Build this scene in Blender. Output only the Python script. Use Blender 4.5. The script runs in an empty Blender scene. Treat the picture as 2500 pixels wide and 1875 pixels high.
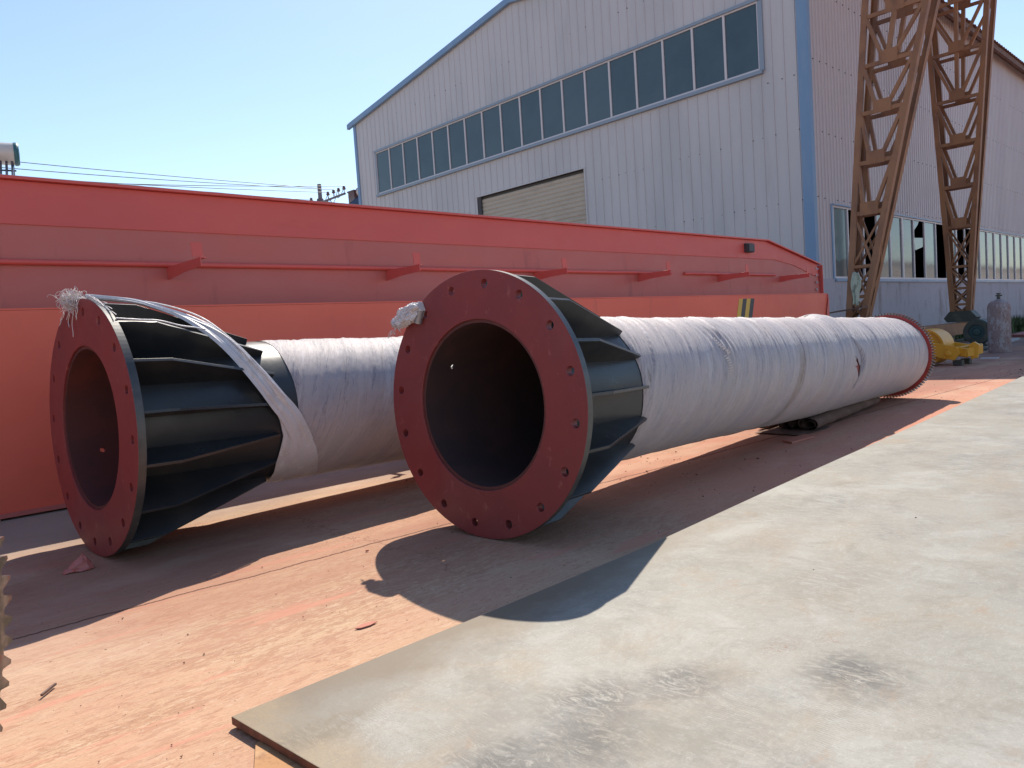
import bpy, bmesh, math, random
from math import sin, cos, pi, radians, atan2, sqrt, floor
from mathutils import Vector, Matrix, noise
random.seed(7)
sc = bpy.context.scene
COL = sc.collection

# ------------------------------------------------------------------ camera
cam_d = bpy.data.cameras.new('camera'); cam = bpy.data.objects.new('camera', cam_d); COL.objects.link(cam)
cam_d.lens = 26.55; cam_d.sensor_width = 36.0; cam_d.clip_start = 0.02; cam_d.clip_end = 2000
cr = Vector((0.7226978, -0.6880317, -0.0657294)); cu = Vector((0.0906872, 0.0001176, 0.9958794)); cf = Vector((0.6851888, 0.7256807, -0.0624807))
cam.matrix_world = Matrix(((cr.x, cu.x, -cf.x, 0), (cr.y, cu.y, -cf.y, 0), (cr.z, cu.z, -cf.z, 1.4), (0, 0, 0, 1)))
sc.camera = cam
sc.render.resolution_x = 1024; sc.render.resolution_y = 768
# ------------------------------------------------------------------ sky, sun, exposure
SUN_AZ, SUN_EL = radians(42.9), radians(49.7)
w = bpy.data.worlds.new("World"); sc.world = w; w.use_nodes = True
wt = w.node_tree; bg = wt.nodes['Background']
sky = wt.nodes.new('ShaderNodeTexSky'); sky.sky_type = 'NISHITA'; sky.sun_disc = False
sky.sun_elevation = SUN_EL; sky.sun_rotation = pi/2 - SUN_AZ
sky.air_density = 1.0; sky.dust_density = 0.35; sky.ozone_density = 1.2; sky.altitude = 0
wt.links.new(sky.outputs[0], bg.inputs[0]); bg.inputs[1].default_value = 0.12
sd = bpy.data.lights.new('sun', 'SUN'); sd.energy = 4.0; sd.angle = radians(0.5); sd.color = (1.0, 0.915, 0.79)
so = bpy.data.objects.new('sun', sd); COL.objects.link(so)
sdir = Vector((cos(SUN_AZ)*cos(SUN_EL), sin(SUN_AZ)*cos(SUN_EL), sin(SUN_EL)))
so.rotation_euler = sdir.to_track_quat('Z', 'Y').to_euler(); so.location = (20, 20, 40)
sc.view_settings.view_transform = 'Standard'; sc.view_settings.look = 'None'
sc.view_settings.exposure = 0.6; sc.view_settings.gamma = 1.0

# ------------------------------------------------------------------ materials
def mat(name, base, rough=0.6, metal=0.0, layers=(), bump=None, coord='Object', spec=0.5, fn=None, coat=0, rvar=0.0):
    """layers: (colour, scale, lo, hi, amount, (sx,sy,sz), detail); bump: list of (scale, strength, distance, (sx,sy,sz))"""
    m = bpy.data.materials.new(name); m.use_nodes = True
    t = m.node_tree; N = t.nodes; L = t.links; b = N['Principled BSDF']
    tc = N.new('ShaderNodeTexCoord'); co = tc.outputs[coord]
    def noise_(scale, st, detail=6, rough_=0.6, dist=0.0):
        mp = N.new('ShaderNodeMapping'); L.new(co, mp.inputs[0]); mp.inputs['Scale'].default_value = st
        mp.inputs['Location'].default_value = (random.uniform(0, 9), random.uniform(0, 9), random.uniform(0, 9))
        n = N.new('ShaderNodeTexNoise'); L.new(mp.outputs[0], n.inputs[0])
        n.inputs['Scale'].default_value = scale; n.inputs['Detail'].default_value = detail
        n.inputs['Roughness'].default_value = rough_; n.inputs['Distortion'].default_value = dist
        return n.outputs[0]
    def ramp(v, lo, hi):
        r = N.new('ShaderNodeMapRange'); L.new(v, r.inputs[0]); r.inputs[1].default_value = lo; r.inputs[2].default_value = hi
        return r.outputs[0]
    def mix(a, c, f):
        x = N.new('ShaderNodeMix'); x.data_type = 'RGBA'
        if hasattr(f, 'links'): L.new(f, x.inputs[0])
        else: x.inputs[0].default_value = f
        for s, v in ((x.inputs[6], a), (x.inputs[7], c)):
            if hasattr(v, 'links'): L.new(v, s)
            else: s.default_value = (*v, 1)
        return x.outputs[2]
    def mul(a, k):
        x = N.new('ShaderNodeMath'); x.operation = 'MULTIPLY'; L.new(a, x.inputs[0])
        if hasattr(k, 'links'): L.new(k, x.inputs[1])
        else: x.inputs[1].default_value = k
        return x.outputs[0]
    def math_(op, a, k=0.0, k2=None):
        x = N.new('ShaderNodeMath'); x.operation = op
        for i, v in enumerate((a, k, k2)):
            if v is None: continue
            if hasattr(v, 'links'): L.new(v, x.inputs[i])
            else: x.inputs[i].default_value = v
        return x.outputs[0]
    H = dict(N=N, L=L, co=co, noise=noise_, ramp=ramp, mix=mix, mul=mul, math=math_, bsdf=b, tree=t)
    col = base
    for (c, scale, lo, hi, amt, st, det) in layers:
        f = mul(ramp(noise_(scale, st, det), lo, hi), amt); col = mix(col, c, f)
    if fn: col = fn(H, col) or col
    if hasattr(col, 'links'): L.new(col, b.inputs['Base Color'])
    else: b.inputs['Base Color'].default_value = (*col, 1)
    b.inputs['Roughness'].default_value = rough; b.inputs['Metallic'].default_value = metal
    b.inputs['Specular IOR Level'].default_value = spec
    if coat: b.inputs['Coat Weight'].default_value = coat; b.inputs['Coat Roughness'].default_value = 0.25
    if rvar:
        L.new(math_('ADD', mul(ramp(noise_(3, (1, 1, 1)), 0.3, 0.7), rvar), rough - rvar/2), b.inputs['Roughness'])
    prev = None
    for (scale, strength, dist, st) in (bump or ()):
        bn = N.new('ShaderNodeBump'); bn.inputs['Strength'].default_value = strength; bn.inputs['Distance'].default_value = dist
        L.new(noise_(scale, st), bn.inputs['Height'])
        if prev: L.new(prev, bn.inputs['Normal'])
        prev = bn.outputs[0]
    if prev: L.new(prev, b.inputs['Normal'])
    return m

U = (1, 1, 1)
# ---- ground: painted, dusty concrete yard with streaks along x
def ground_fn(H, col):
    N, L, co = H['N'], H['L'], H['co']; nz, rp, mx, mul, ma = H['noise'], H['ramp'], H['mix'], H['mul'], H['math']
    sep = N.new('ShaderNodeSeparateXYZ'); L.new(co, sep.inputs[0]); x, y = sep.outputs[0], sep.outputs[1]
    big = nz(0.5, (1, 1, 1), 4)
    # thin brown film worn away in flakes stretched along x
    zone = rp(nz(0.55, (.35, 1.5, 1), 5), 0.36, 0.60)
    fl = nz(24, (0.42, 1.35, 1), 8, 0.70, 0.8)
    flm = rp(ma('ADD', fl, mul(ma('SUBTRACT', zone, .5), 0.16)), 0.545, 0.562)
    col = mx(col, (0.42, 0.235, 0.145), mul(flm, 0.78))
    col = mx(col, (0.40, 0.215, 0.145), mul(mul(zone, rp(nz(2.2, (.35, 1.5, 1), 9, .75, .4), .50, .60)), .45))
    fl2 = nz(46, (0.5, 1.3, 1), 6, 0.75, 0.8)
    col = mx(col, (0.34, 0.165, 0.105), mul(mul(rp(fl2, 0.56, 0.58), rp(nz(1.6, (.5, 1.4, 1), 6), .40, .56)), 0.65))
    rg = rp(ma('ABSOLUTE', ma('SUBTRACT', nz(15, (0.45, 1.5, 1), 9, 0.75, 1.2), .5)), 0.010, 0.002)
    col = mx(col, (0.22, 0.105, 0.07), mul(mul(rg, rp(nz(2.5, (.5, 1, 1), 4), .46, .58)), 0.6))  # dark edge lines of the lit flake relief, painted into the colour
    col = mx(col, (0.64, 0.485, 0.34), mul(rp(nz(30, (0.45, 1.4, 1), 7, 0.75, 0.6), 0.56, 0.59), 0.6))
    col = mx(col, (0.30, 0.17, 0.12), mul(rp(nz(150, (.6, 1.1, 1), 3, .75), 0.56, 0.64), 0.5))
    # streaks of smooth salmon primer
    st = nz(1.5, (0.30, 2.6, 1), 7, 0.55, .2)
    col = mx(col, (0.60, 0.27, 0.185), mul(rp(st, 0.60, 0.635), 0.7))
    col = mx(col, (0.52, 0.27, 0.185), mul(rp(nz(0.8, (.5, 1.2, 1), 8, .65), .40, .62), .5))
    # red overspray under the columns
    r1 = mul(rp(ma('ADD', x, mul(big, 3.0)), 4.6, 8.0), rp(ma('ADD', y, mul(big, 1.2)), 6.4, 5.2))
    r1 = mul(r1, rp(nz(1.6, (.35, 1.6, 1), 8), 0.22, 0.55))
    col = mx(col, (0.56, 0.215, 0.145), mul(r1, 0.62))
    mid_band = mul(rp(y, 3.6, 4.6), rp(y, 7.4, 6.2)); col = mx(col, (0.36, 0.17, 0.115), mul(mul(mid_band, rp(nz(0.7, (.3, 1.2, 1), 6), .36, .56)), .75))  # darker red-brown tone in the band where the columns lie
    # greyer brown tone towards the girder
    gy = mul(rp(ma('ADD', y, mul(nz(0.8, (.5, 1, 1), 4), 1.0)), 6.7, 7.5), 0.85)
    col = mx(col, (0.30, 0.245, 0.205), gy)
    far = mul(rp(x, 17, 24), rp(nz(0.6, (.3, 2, 1), 6), 0.35, 0.6)); col = mx(col, (0.24, 0.155, 0.135), mul(far, 0.8))
    # pale scuffs close to the camera
    col = mx(col, (0.66, 0.50, 0.37), mul(rp(nz(0.8, (.6, 1, 1), 6), 0.52, 0.68), 0.35))
    # dark pits
    col = mx(col, (0.07, 0.04, 0.03), mul(rp(nz(38, U, 2), 0.735, 0.76), 0.9))
    # concrete joint running along x, and fine cracks
    wob = mul(nz(3.2, (1, .2, 1), 6, .7), 0.10)
    d = ma('ABSOLUTE', ma('SUBTRACT', ma('ADD', y, ma('ADD', wob, mul(x, 0.036))), 4.735))
    col = mx(col, (0.10, 0.045, 0.03), mul(rp(d, 0.016, 0.005), 0.9))
    d2 = ma('ABSOLUTE', ma('SUBTRACT', ma('ADD', x, mul(nz(2.2, U, 6, .7), 0.9)), 3.35))
    col = mx(col, (0.20, 0.09, 0.06), mul(mul(rp(d2, 0.010, 0.003), rp(nz(1.4, U, 2), 0.45, 0.55)), 0.7))
    for xs in (22.0, 28.0):
        d3 = ma('ABSOLUTE', ma('SUBTRACT', x, xs)); col = mx(col, (0.06, 0.04, 0.04), mul(rp(d3, 0.05, 0.02), 0.8))
    return col
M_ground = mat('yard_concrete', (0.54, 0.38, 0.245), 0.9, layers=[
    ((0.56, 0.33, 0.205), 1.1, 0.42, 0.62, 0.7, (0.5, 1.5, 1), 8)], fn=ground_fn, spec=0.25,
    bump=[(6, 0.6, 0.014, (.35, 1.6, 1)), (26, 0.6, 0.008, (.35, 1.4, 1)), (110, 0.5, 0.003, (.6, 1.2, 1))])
# ---- steel plate
def plate_fn(H, col):
    N, L, co = H['N'], H['L'], H['co']; nz, rp, mx, mul, ma = H['noise'], H['ramp'], H['mix'], H['mul'], H['math']
    sep = N.new('ShaderNodeSeparateXYZ'); L.new(co, sep.inputs[0]); x, y = sep.outputs[0], sep.outputs[1]
    col = mx(col, (0.33, 0.25, 0.165), mul(rp(nz(1.3, (1, 1.4, 1), 10, .72, .6), 0.50, 0.66), 0.6))
    col = mx(col, (0.20, 0.185, 0.16), mul(rp(nz(140, (.7, 1.0, 1), 3, .7), 0.56, 0.66), 0.35))
    col = mx(col, (0.42, 0.41, 0.375), mul(rp(nz(1.6, (1, 1, 1), 9, .7, .6), 0.50, 0.62), 0.5))
    # dark smudges where boots scuffed the scale off
    sm = mul(rp(nz(0.95, (1, 1, 1), 5, .6, .4), 0.50, 0.64), rp(nz(9, (1.2, .5, 1), 9, .8, 1.6), 0.40, 0.60))
    col = mx(col, (0.17, 0.165, 0.155), mul(sm, 0.75))
    # fine brushed scratches in two directions
    col = mx(col, (0.48, 0.46, 0.41), mul(rp(nz(70, (.5, 1.0, 1), 8, .8), 0.52, 0.64), 0.40))
    col = mx(col, (0.20, 0.18, 0.15), mul(mul(rp(nz(14, (1.0, .22, 1), 10, .8, 2.5), 0.57, 0.66), rp(nz(1.3, U, 4), .45, .6)), 0.55))
    # orange rust veins
    col = mx(col, (0.36, 0.20, 0.10), mul(rp(nz(2.0, (.6, 1.5, 1), 10, .8, 1.2), 0.58, 0.68), 0.45))
    col = mx(col, (0.185, 0.165, 0.13), mul(rp(nz(2.8, (1, 1, 1), 12, .8, .8), 0.50, 0.62), 0.40))
    # brown weathering along the cut edges
    e1 = rp(ma('ADD', ma('SUBTRACT', y, mul(x, 0.03)), mul(nz(2.4, U, 9, .75), 0.55)), -0.10, 0.16)
    col = mx(col, (0.20, 0.15, 0.10), mul(mul(e1, rp(x, 4.2, 1.6)), 0.95))
    e2 = rp(ma('ADD', x, mul(nz(2.4, U, 8, .7), -0.5)), 0.02, -0.14); col = mx(col, (0.34, 0.25, 0.15), mul(e2, 0.7))
    wl = rp(ma('ABSOLUTE', ma('SUBTRACT', nz(20, (1, .5, 1), 9, .78, 2.2), .5)), 0.016, 0.003)
    col = mx(col, (0.17, 0.15, 0.13), mul(mul(wl, rp(nz(1.2, U, 5), .40, .60)), 0.6))
    wl2 = rp(ma('ABSOLUTE', ma('SUBTRACT', nz(55, (1, .6, 1), 6, .78, 2.2), .5)), 0.03, 0.004)
    col = mx(col, (0.20, 0.18, 0.15), mul(wl2, 0.3))
    wv = N.new('ShaderNodeTexWave'); wv.inputs['Scale'].default_value = 26; wv.inputs['Distortion'].default_value = 6; wv.inputs['Detail'].default_value = 4; wv.inputs['Detail Scale'].default_value = 1.5; L.new(co, wv.inputs[0])
    col = mx(col, (0.19, 0.17, 0.14), mul(mul(rp(wv.outputs[0 if wv.outputs[0].type == 'VALUE' else 1], .62, .80), rp(nz(1.9, U, 5, .7), .54, .64)), 0.45))
    # boot-scuffed dark patches and rust marks where they lie
    for (px, py, rad, c_, amt, sx, fr_) in STAINS:
        vd = N.new('ShaderNodeVectorMath'); vd.operation = 'DISTANCE'; mm = N.new('ShaderNodeMapping'); L.new(co, mm.inputs[0]); mm.inputs['Scale'].default_value = (sx, 1, 0)
        L.new(mm.outputs[0], vd.inputs[0]); vd.inputs[1].default_value = (px*sx, py, 0)
        dd = ma('ADD', vd.outputs['Value'], mul(ma('SUBTRACT', nz(5, (1, 1, 1), 8, .75, .5), .5), rad*2.6))
        col = mx(col, c_, mul(mul(rp(dd, rad*1.9, rad*.5), rp(nz(fr_, (1.3, .5, 1), 11, .85, 2.5), *((.535, .56) if fr_ > 30 else (.42, .52)))), amt))
    return col
DK = (0.085, 0.08, 0.075); RU = (0.24, 0.115, 0.07)
STAINS = [(1.25, -1.15, .10, DK, .8, .8, 11), (0.75, -1.15, .13, DK, .85, .9, 10), (0.15, -.35, .09, (0.20, 0.16, 0.11), .9, .5, 8), (2.6, -1.1, .18, (0.22, 0.19, 0.15), .7, .5, 9), (0.40, -1.07, .16, DK, .85, 1, 9), (0.95, -.98, .12, DK, .8, .8, 12), (0.62, -.78, .10, (0.22, 0.20, 0.17), .7, .7, 12), (0.07, -1.08, .12, DK, .7, 1, 9), (1.72, -1.62, .13, DK, .85, 1, 10),
          (0.95, -1.35, .14, (0.20, 0.18, 0.14), .7, 1, 9), (1.78, -1.28, .045, RU, .9, .5, 40), (2.0, -1.42, .04, RU, .9, .6, 40), (3.2, -.5, .16, (0.24, 0.20, 0.16), .6, .4, 12), (5.2, -1.6, .22, (0.25, 0.21, 0.17), .6, .4, 12), (0.32, -.24, .10, (0.24, 0.215, 0.175), .8, .5, 10)]
M_plate = mat('mill_scale_plate', (0.33, 0.308, 0.262), 0.62, layers=[
    ((0.30, 0.285, 0.245), 0.7, 0.4, 0.6, 0.7, (1, 1, 1), 6)], fn=plate_fn, spec=0.35,
    bump=[(5, 0.35, 0.008, (1, 1, 1)), (45, 0.35, 0.0022, (.4, 1, 1)), (220, 0.25, 0.0008, U)])
M_plate2 = mat('rusty_plate', (0.46, 0.235, 0.10), 0.8, layers=[((0.60, 0.40, 0.22), 6, .5, .65, .6, U, 8), ((0.20, 0.09, 0.05), 12, .55, .7, .7, U, 8)], bump=[(40, .4, .003, U)])
M_plate_edge = mat('flame_cut_edge', (0.20, 0.085, 0.055), 0.8, layers=[((0.10, 0.05, 0.04), 14, .45, .6, .7, (1, 1, .2), 6)], bump=[(60, .5, .003, (1, 1, .1))])
# ---- paints
M_red = mat('red_topcoat', (0.64, 0.105, 0.085), 0.42, layers=[((0.56, 0.09, 0.085), 0.7, .4, .65, .6, (0.5, 1, 1), 6), ((0.58, 0.09, 0.06), 5, .58, .7, .35, (.4, 1, 1.6), 8)],
            bump=[(2.5, 0.12, 0.02, U), (90, 0.10, 0.001, U)], rvar=0.15)
M_red_shade = mat('shade_toned_web_red', (0.50, 0.135, 0.115), 0.5, layers=[((0.54, 0.13, 0.105), 0.8, .45, .6, .7, (0.5, 1, 1), 6), ((0.30, 0.075, 0.065), 3, .58, .70, .45, (1, 1, .25), 9), ((0.56, 0.24, 0.21), 16, .70, .77, .5, (1.5, 1, .8), 8)],  # web red toned darker, as it gets less bounce light from the ground
                 bump=[(2.0, 0.12, 0.02, U), (90, 0.10, 0.001, U)], rvar=0.15)
M_red_bounce = mat('bounce_toned_red', (0.76, 0.135, 0.080), 0.42, layers=[((0.66, 0.105, 0.07), 0.6, .4, .65, .6, (0.5, 1, 1), 6), ((0.44, 0.10, 0.075), 3.5, .60, .70, .35, (1, 1, .25), 9), ((0.70, 0.30, 0.24), 14, .70, .76, .5, (1.5, 1, .8), 8)],  # lower red toned brighter: bounce off the sunlit ground put into the colour
                bump=[(2.5, 0.12, 0.02, U), (90, 0.10, 0.001, U)], rvar=0.15)
M_flange = mat('red_primer_flange', (0.245, 0.042, 0.040), 0.5, layers=[((0.18, 0.038, 0.042), 2.2, .45, .62, .5, U, 7), ((0.44, 0.15, 0.125), 16, .62, .70, .40, (1, 1, .6), 9), ((0.27, 0.08, 0.07), 1.3, .5, .66, .40, U, 6), ((0.10, 0.02, 0.02), 30, .68, .72, .6, U, 5)],
               bump=[(70, 0.12, 0.0012, U), (5, .1, .006, U)], rvar=0.15)
M_inner = mat('dark_bore_primer', (0.14, 0.035, 0.028), 0.65, layers=[((0.08, 0.03, 0.028), 3, .4, .6, .7, U, 6)])
M_bore = mat('black_bore', (0.075, 0.038, 0.036), 0.7, layers=[((0.045, 0.03, 0.032), 3, .4, .6, .7, U, 6)])
M_ring = mat('red_ring_paint', (0.42, 0.045, 0.036), 0.5, layers=[((0.24, 0.035, 0.03), 9, .5, .66, .6, U, 7)], bump=[(60, .2, .001, U)])
M_tooth = mat('cut_steel_teeth', (0.27, 0.20, 0.16), 0.45, 0.35, layers=[((0.30, 0.06, 0.045), 9, .54, .62, .7, U, 7), ((0.06, 0.058, 0.045), 9, .36, .54, .9, U, 6)], bump=[(60, .2, .001, U)])
M_black = mat('black_enamel', (0.020, 0.023, 0.027), 0.36, layers=[((0.055, 0.052, 0.050), 2.5, .5, .7, .6, U, 8), ((0.12, 0.10, 0.085), 22, .66, .76, .5, U, 8)],
              bump=[(30, 0.10, 0.002, U), (6, .12, .006, U)], rvar=0.2, spec=0.6)
M_rim = mat('chipped_black_rim', (0.030, 0.032, 0.034), 0.36, layers=[((0.34, 0.31, 0.28), 12, .635, .68, .8, U, 10), ((0.09, 0.09, 0.085), 4, .45, .65, .6, U, 6)], bump=[(30, .15, .002, U)], spec=0.7)
# ---- woven wrapping on the columns: UV = (distance along the column, distance round it)
def wrap_fn(H, col):
    N, L, co = H['N'], H['L'], H['co']; nz, rp, mx, mul, ma = H['noise'], H['ramp'], H['mix'], H['mul'], H['math']
    sep = N.new('ShaderNodeSeparateXYZ'); L.new(co, sep.inputs[0]); u, v = sep.outputs[0], sep.outputs[1]
    hel = ma('SUBTRACT', u, mul(v, 0.45))
    # crease shading painted as dark lines along the winding
    mp = N.new('ShaderNodeCombineXYZ'); L.new(hel, mp.inputs[0]); L.new(v, mp.inputs[1])
    def hn(scale, sx, sy, det=8, ro=.7, di=0.3):
        m2 = N.new('ShaderNodeMapping'); L.new(mp.outputs[0], m2.inputs[0]); m2.inputs['Scale'].default_value = (sx, sy, 1)
        m2.inputs['Location'].default_value = (random.uniform(0, 9), random.uniform(0, 9), 0)
        n = N.new('ShaderNodeTexNoise'); L.new(m2.outputs[0], n.inputs[0]); n.inputs['Scale'].default_value = scale; n.inputs['Detail'].default_value = det
        n.inputs['Roughness'].default_value = ro; n.inputs['Distortion'].default_value = di; return n.outputs[0]
    col = mx(col, (0.33, 0.30, 0.345), mul(rp(nz(2.2, (1, 1, 1), 7, .65), .42, .60), .6))
    col = mx(col, (0.25, 0.22, 0.23), mul(rp(nz(90, (1, .35, 1), 4, .8), .52, .66), .35))
    cr = hn(1.0, 5.0, 0.55, 7, .72, 1.0); crk = rp(ma('ABSOLUTE', ma('SUBTRACT', cr, .5)), 0.022, 0.004)
    col = mx(col, (0.15, 0.14, 0.17), mul(mul(crk, rp(v, -.5, .3)), 0.75))
    cr2 = hn(1.0, 13, 1.3, 7, .75, 1.5); crk2 = rp(ma('ABSOLUTE', ma('SUBTRACT', cr2, .5)), 0.03, 0.004)
    col = mx(col, (0.20, 0.19, 0.23), mul(mul(mul(crk2, rp(v, -.1, .35)), rp(nz(1.5, U, 3), .42, .58)), 0.7))
    col = mx(col, (0.30, 0.28, 0.33), mul(mul(rp(hn(1.0, 34, 4, 8, .8, 1.2), 0.56, 0.66), rp(v, -.1, .5)), 0.5))
    col = mx(col, (0.44, 0.36, 0.30), mul(rp(hn(1.0, 1.6, 0.8, 6), 0.52, 0.70), 0.45))
    col = mx(col, (0.60, 0.57, 0.60), mul(rp(hn(1.0, 7, 0.9), 0.56, 0.66), 0.5))
    fc = ma('FRACT', ma('ADD', mul(hel, 1.75), mul(nz(0.9, U, 3), 1.6)))  # overlap edges: shade line and paler fall-off painted in
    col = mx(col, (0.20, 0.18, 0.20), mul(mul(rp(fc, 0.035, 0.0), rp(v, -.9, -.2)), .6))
    col = mx(col, (0.52, 0.44, 0.43), mul(rp(fc, 0.35, 0.04), .45))
    # brown dirt band by the middle and grime specks
    hz = ma('ADD', hel, mul(hn(1.0, 2, 2), 0.22))
    band = rp(ma('ABSOLUTE', ma('SUBTRACT', hz, 4.40)), 0.12, 0.03)
    col = mx(col, (0.20, 0.13, 0.085), mul(mul(band, rp(v, 0.36, 0.15)), mul(rp(hn(2.0, 6, 3), .2, .6), 0.85)))
    sp = rp(nz(26, (1, .55, 1), 4, .8), 0.665, 0.72)
    col = mx(col, (0.16, 0.13, 0.12), mul(mul(sp, rp(nz(1.1, U, 3), 0.50, 0.62)), 0.75))
    # smear of dark tape near the cone
    e = N.new('ShaderNodeVectorMath'); e.operation = 'DISTANCE'; mm = N.new('ShaderNodeMapping'); L.new(co, mm.inputs[0]); mm.inputs['Scale'].default_value = (1, .42, 1)
    L.new(mm.outputs[0], e.inputs[0]); e.inputs[1].default_value = (1.262, 0.050, 0)
    col = mx(col, (0.13, 0.11, 0.075), mul(rp(ma('ADD', e.outputs['Value'], mul(nz(30, (1, .4, 1), 4), .05)), 0.052, 0.034), mul(rp(nz(40, (2, .6, 1), 3), .35, .55), 0.8)))
    # weave and fabric relief
    hb = N.new('ShaderNodeBump'); hb.inputs['Strength'].default_value = 0.9; hb.inputs['Distance'].default_value = 0.018
    L.new(hn(1.0, 16, 1.3, 10, .72, .5), hb.inputs['Height'])
    h2 = N.new('ShaderNodeBump'); h2.inputs['Strength'].default_value = 0.55; h2.inputs['Distance'].default_value = 0.007
    L.new(hn(1.0, 70, 14, 6, .7, .6), h2.inputs['Height']); L.new(hb.outputs[0], h2.inputs['Normal'])
    L.new(h2.outputs[0], H['bsdf'].inputs['Normal'])
    H['bsdf'].inputs['Sheen Weight'].default_value = 0.25
    return col
M_wrap = mat('woven_wrapping', (0.455, 0.375, 0.37), 0.55, coord='UV', fn=wrap_fn, spec=0.5)
M_cloth = mat('white_plastic_cloth', (0.62, 0.59, 0.61), 0.45, layers=[((0.45, 0.36, 0.30), 5, .5, .7, .5, U, 6), ((0.75, 0.73, 0.74), 14, .55, .65, .6, U, 6)], bump=[(40, .5, .004, (1, 1, 2.5))], spec=0.5)
M_string = mat('frayed_strands', (0.66, 0.60, 0.58), 0.6)
# ---- building
M_clad = mat('white_cladding', (0.52, 0.505, 0.525), 0.45, layers=[((0.42, 0.42, 0.44), 0.5, .45, .65, .6, (1, 1, .25), 6), ((0.36, 0.33, 0.32), 1.6, .6, .75, .4, (1, 1, .12), 7)], rvar=0.15, bump=[(1.2, .15, .03, U)])
M_clad2 = mat('side_cladding', (0.50, 0.465, 0.485), 0.45, layers=[((0.43, 0.39, 0.42), 0.4, .45, .65, .6, (1, 1, .3), 6), ((0.36, 0.30, 0.30), 1.4, .6, .75, .4, (1, 1, .12), 7)], rvar=0.15, bump=[(1.0, .15, .03, U)])
M_trim = mat('blue_trim', (0.17, 0.29, 0.47), 0.4, layers=[((0.23, 0.33, 0.46), 1.2, .45, .65, .7, (1, 1, .3), 6)], rvar=.15)
M_trimgrey = mat('grey_blue_flashing', (0.24, 0.30, 0.38), 0.45)
M_mull = mat('white_mullion', (0.58, 0.55, 0.58), 0.4)
def pane_fn(H, col):
    oi = H['N'].new('ShaderNodeObjectInfo'); return H['mix'](col, (0.10, 0.14, 0.16), H['mul'](oi.outputs['Random'], 0.55))
M_glass = mat('blue_tinted_glass', (0.035, 0.060, 0.075), 0.12, spec=0.7, fn=pane_fn, layers=[((0.05, 0.085, 0.10), .6, .4, .6, .7, U, 4)], bump=[(1.2, .06, .02, U)])
def glass2_fn(H, col):  # teal sky reflection above, grey building reflection below, painted into the glass
    N, L, co = H['N'], H['L'], H['co']; sep = N.new('ShaderNodeSeparateXYZ'); L.new(co, sep.inputs[0])
    return H['mix'](col, (0.16, 0.245, 0.26), H['mul'](H['ramp'](H['math']('ADD', sep.outputs[2], H['mul'](H['noise'](1.2, (1, 1, .3), 3), 1.1)), 4.3, 4.36), 0.85))
M_glass2 = mat('reflection_painted_glass', (0.10, 0.125, 0.135), 0.10, spec=0.7, fn=glass2_fn, bump=[(1.5, .05, .02, U)])
M_glass3 = mat('grey_dusty_glass', (0.07, 0.09, 0.10), 0.08, spec=0.8, layers=[((0.10, 0.125, 0.135), .8, .45, .55, .8, (1, 1, 1.6), 4)], bump=[(1.5, .05, .02, U)])
M_dark = mat('dark_interior', (0.07, 0.07, 0.075), 0.9)
M_shut = mat('beige_shutter', (0.46, 0.40, 0.33), 0.5, layers=[((0.34, 0.28, 0.22), 1.2, .5, .7, .6, (1, .4, 1), 7)], bump=[(2, .15, .02, U)])
def plinth_fn(H, col):
    nz, rp, mx, mul = H['noise'], H['ramp'], H['mix'], H['mul']
    col = mx(col, (0.24, 0.20, 0.19), mul(rp(nz(1.1, (1, 1, .35), 9, .75), .50, .62), .7))
    return mx(col, (0.10, 0.085, 0.08), mul(rp(nz(3.4, (1, 1, .22), 10, .8), .60, .68), .75))
M_plinth = mat('stained_render', (0.44, 0.42, 0.46), 0.85, fn=plinth_fn, bump=[(20, .4, .01, U)])
M_roof = mat('rusty_roof_sheet', (0.22, 0.12, 0.10), 0.7, layers=[((0.30, 0.28, 0.29), 1.0, .5, .6, .8, U, 6)])
M_gasket = mat('dark_screw', (0.05, 0.05, 0.055), 0.6)
# ---- others
M_crane = mat('brown_crane_paint', (0.29, 0.135, 0.062), 0.6, layers=[((0.14, 0.06, 0.035), 1.5, .45, .65, .7, (1, 1, .5), 7), ((0.30, 0.13, 0.07), 6, .6, .72, .5, U, 8)], bump=[(20, .2, .004, U)])
M_steelrust = mat('rusty_steel', (0.13, 0.07, 0.055), 0.75, layers=[((0.22, 0.14, 0.11), 4, .5, .65, .7, U, 8)], bump=[(30, .4, .004, U)])
M_greasy = mat('greasy_dark_steel', (0.045, 0.050, 0.042), 0.55, layers=[((0.10, 0.10, 0.07), 3, .5, .65, .6, U, 6)])
M_yellow = mat('yellow_machine_paint', (0.72, 0.34, 0.025), 0.42, layers=[((0.55, 0.24, 0.02), 3, .5, .68, .6, U, 7), ((0.20, 0.12, 0.05), 16, .68, .76, .6, U, 8)], bump=[(20, .1, .003, U)])
M_green = mat('dark_green_motor', (0.020, 0.055, 0.060), 0.45, layers=[((0.05, 0.075, 0.05), 3, .5, .66, .6, U, 6)])
def cyl_fn(H, col):
    nz, rp, mx, mul = H['noise'], H['ramp'], H['mix'], H['mul']
    col = mx(col, (0.36, 0.34, 0.35), mul(rp(nz(6, (1, 1, .5), 9, .75), .50, .56), .8))
    return mx(col, (0.14, 0.065, 0.055), mul(rp(nz(16, U, 8, .75), .55, .60), .7))
M_gas = mat('weathered_gas_cylinder', (0.26, 0.185, 0.18), 0.7, fn=cyl_fn, bump=[(30, .4, .004, U)])
M_tooth2 = mat('dark_ring_teeth', (0.13, 0.10, 0.09), 0.45, 0.4, layers=[((0.34, 0.05, 0.04), 12, .52, .6, .7, U, 7)])
M_mat = mat('rolled_brown_matting', (0.15, 0.085, 0.06), 0.95, layers=[((0.24, 0.15, 0.11), 8, .5, .66, .7, (.4, 1, 1), 8)], bump=[(50, .6, .006, U)])
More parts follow.
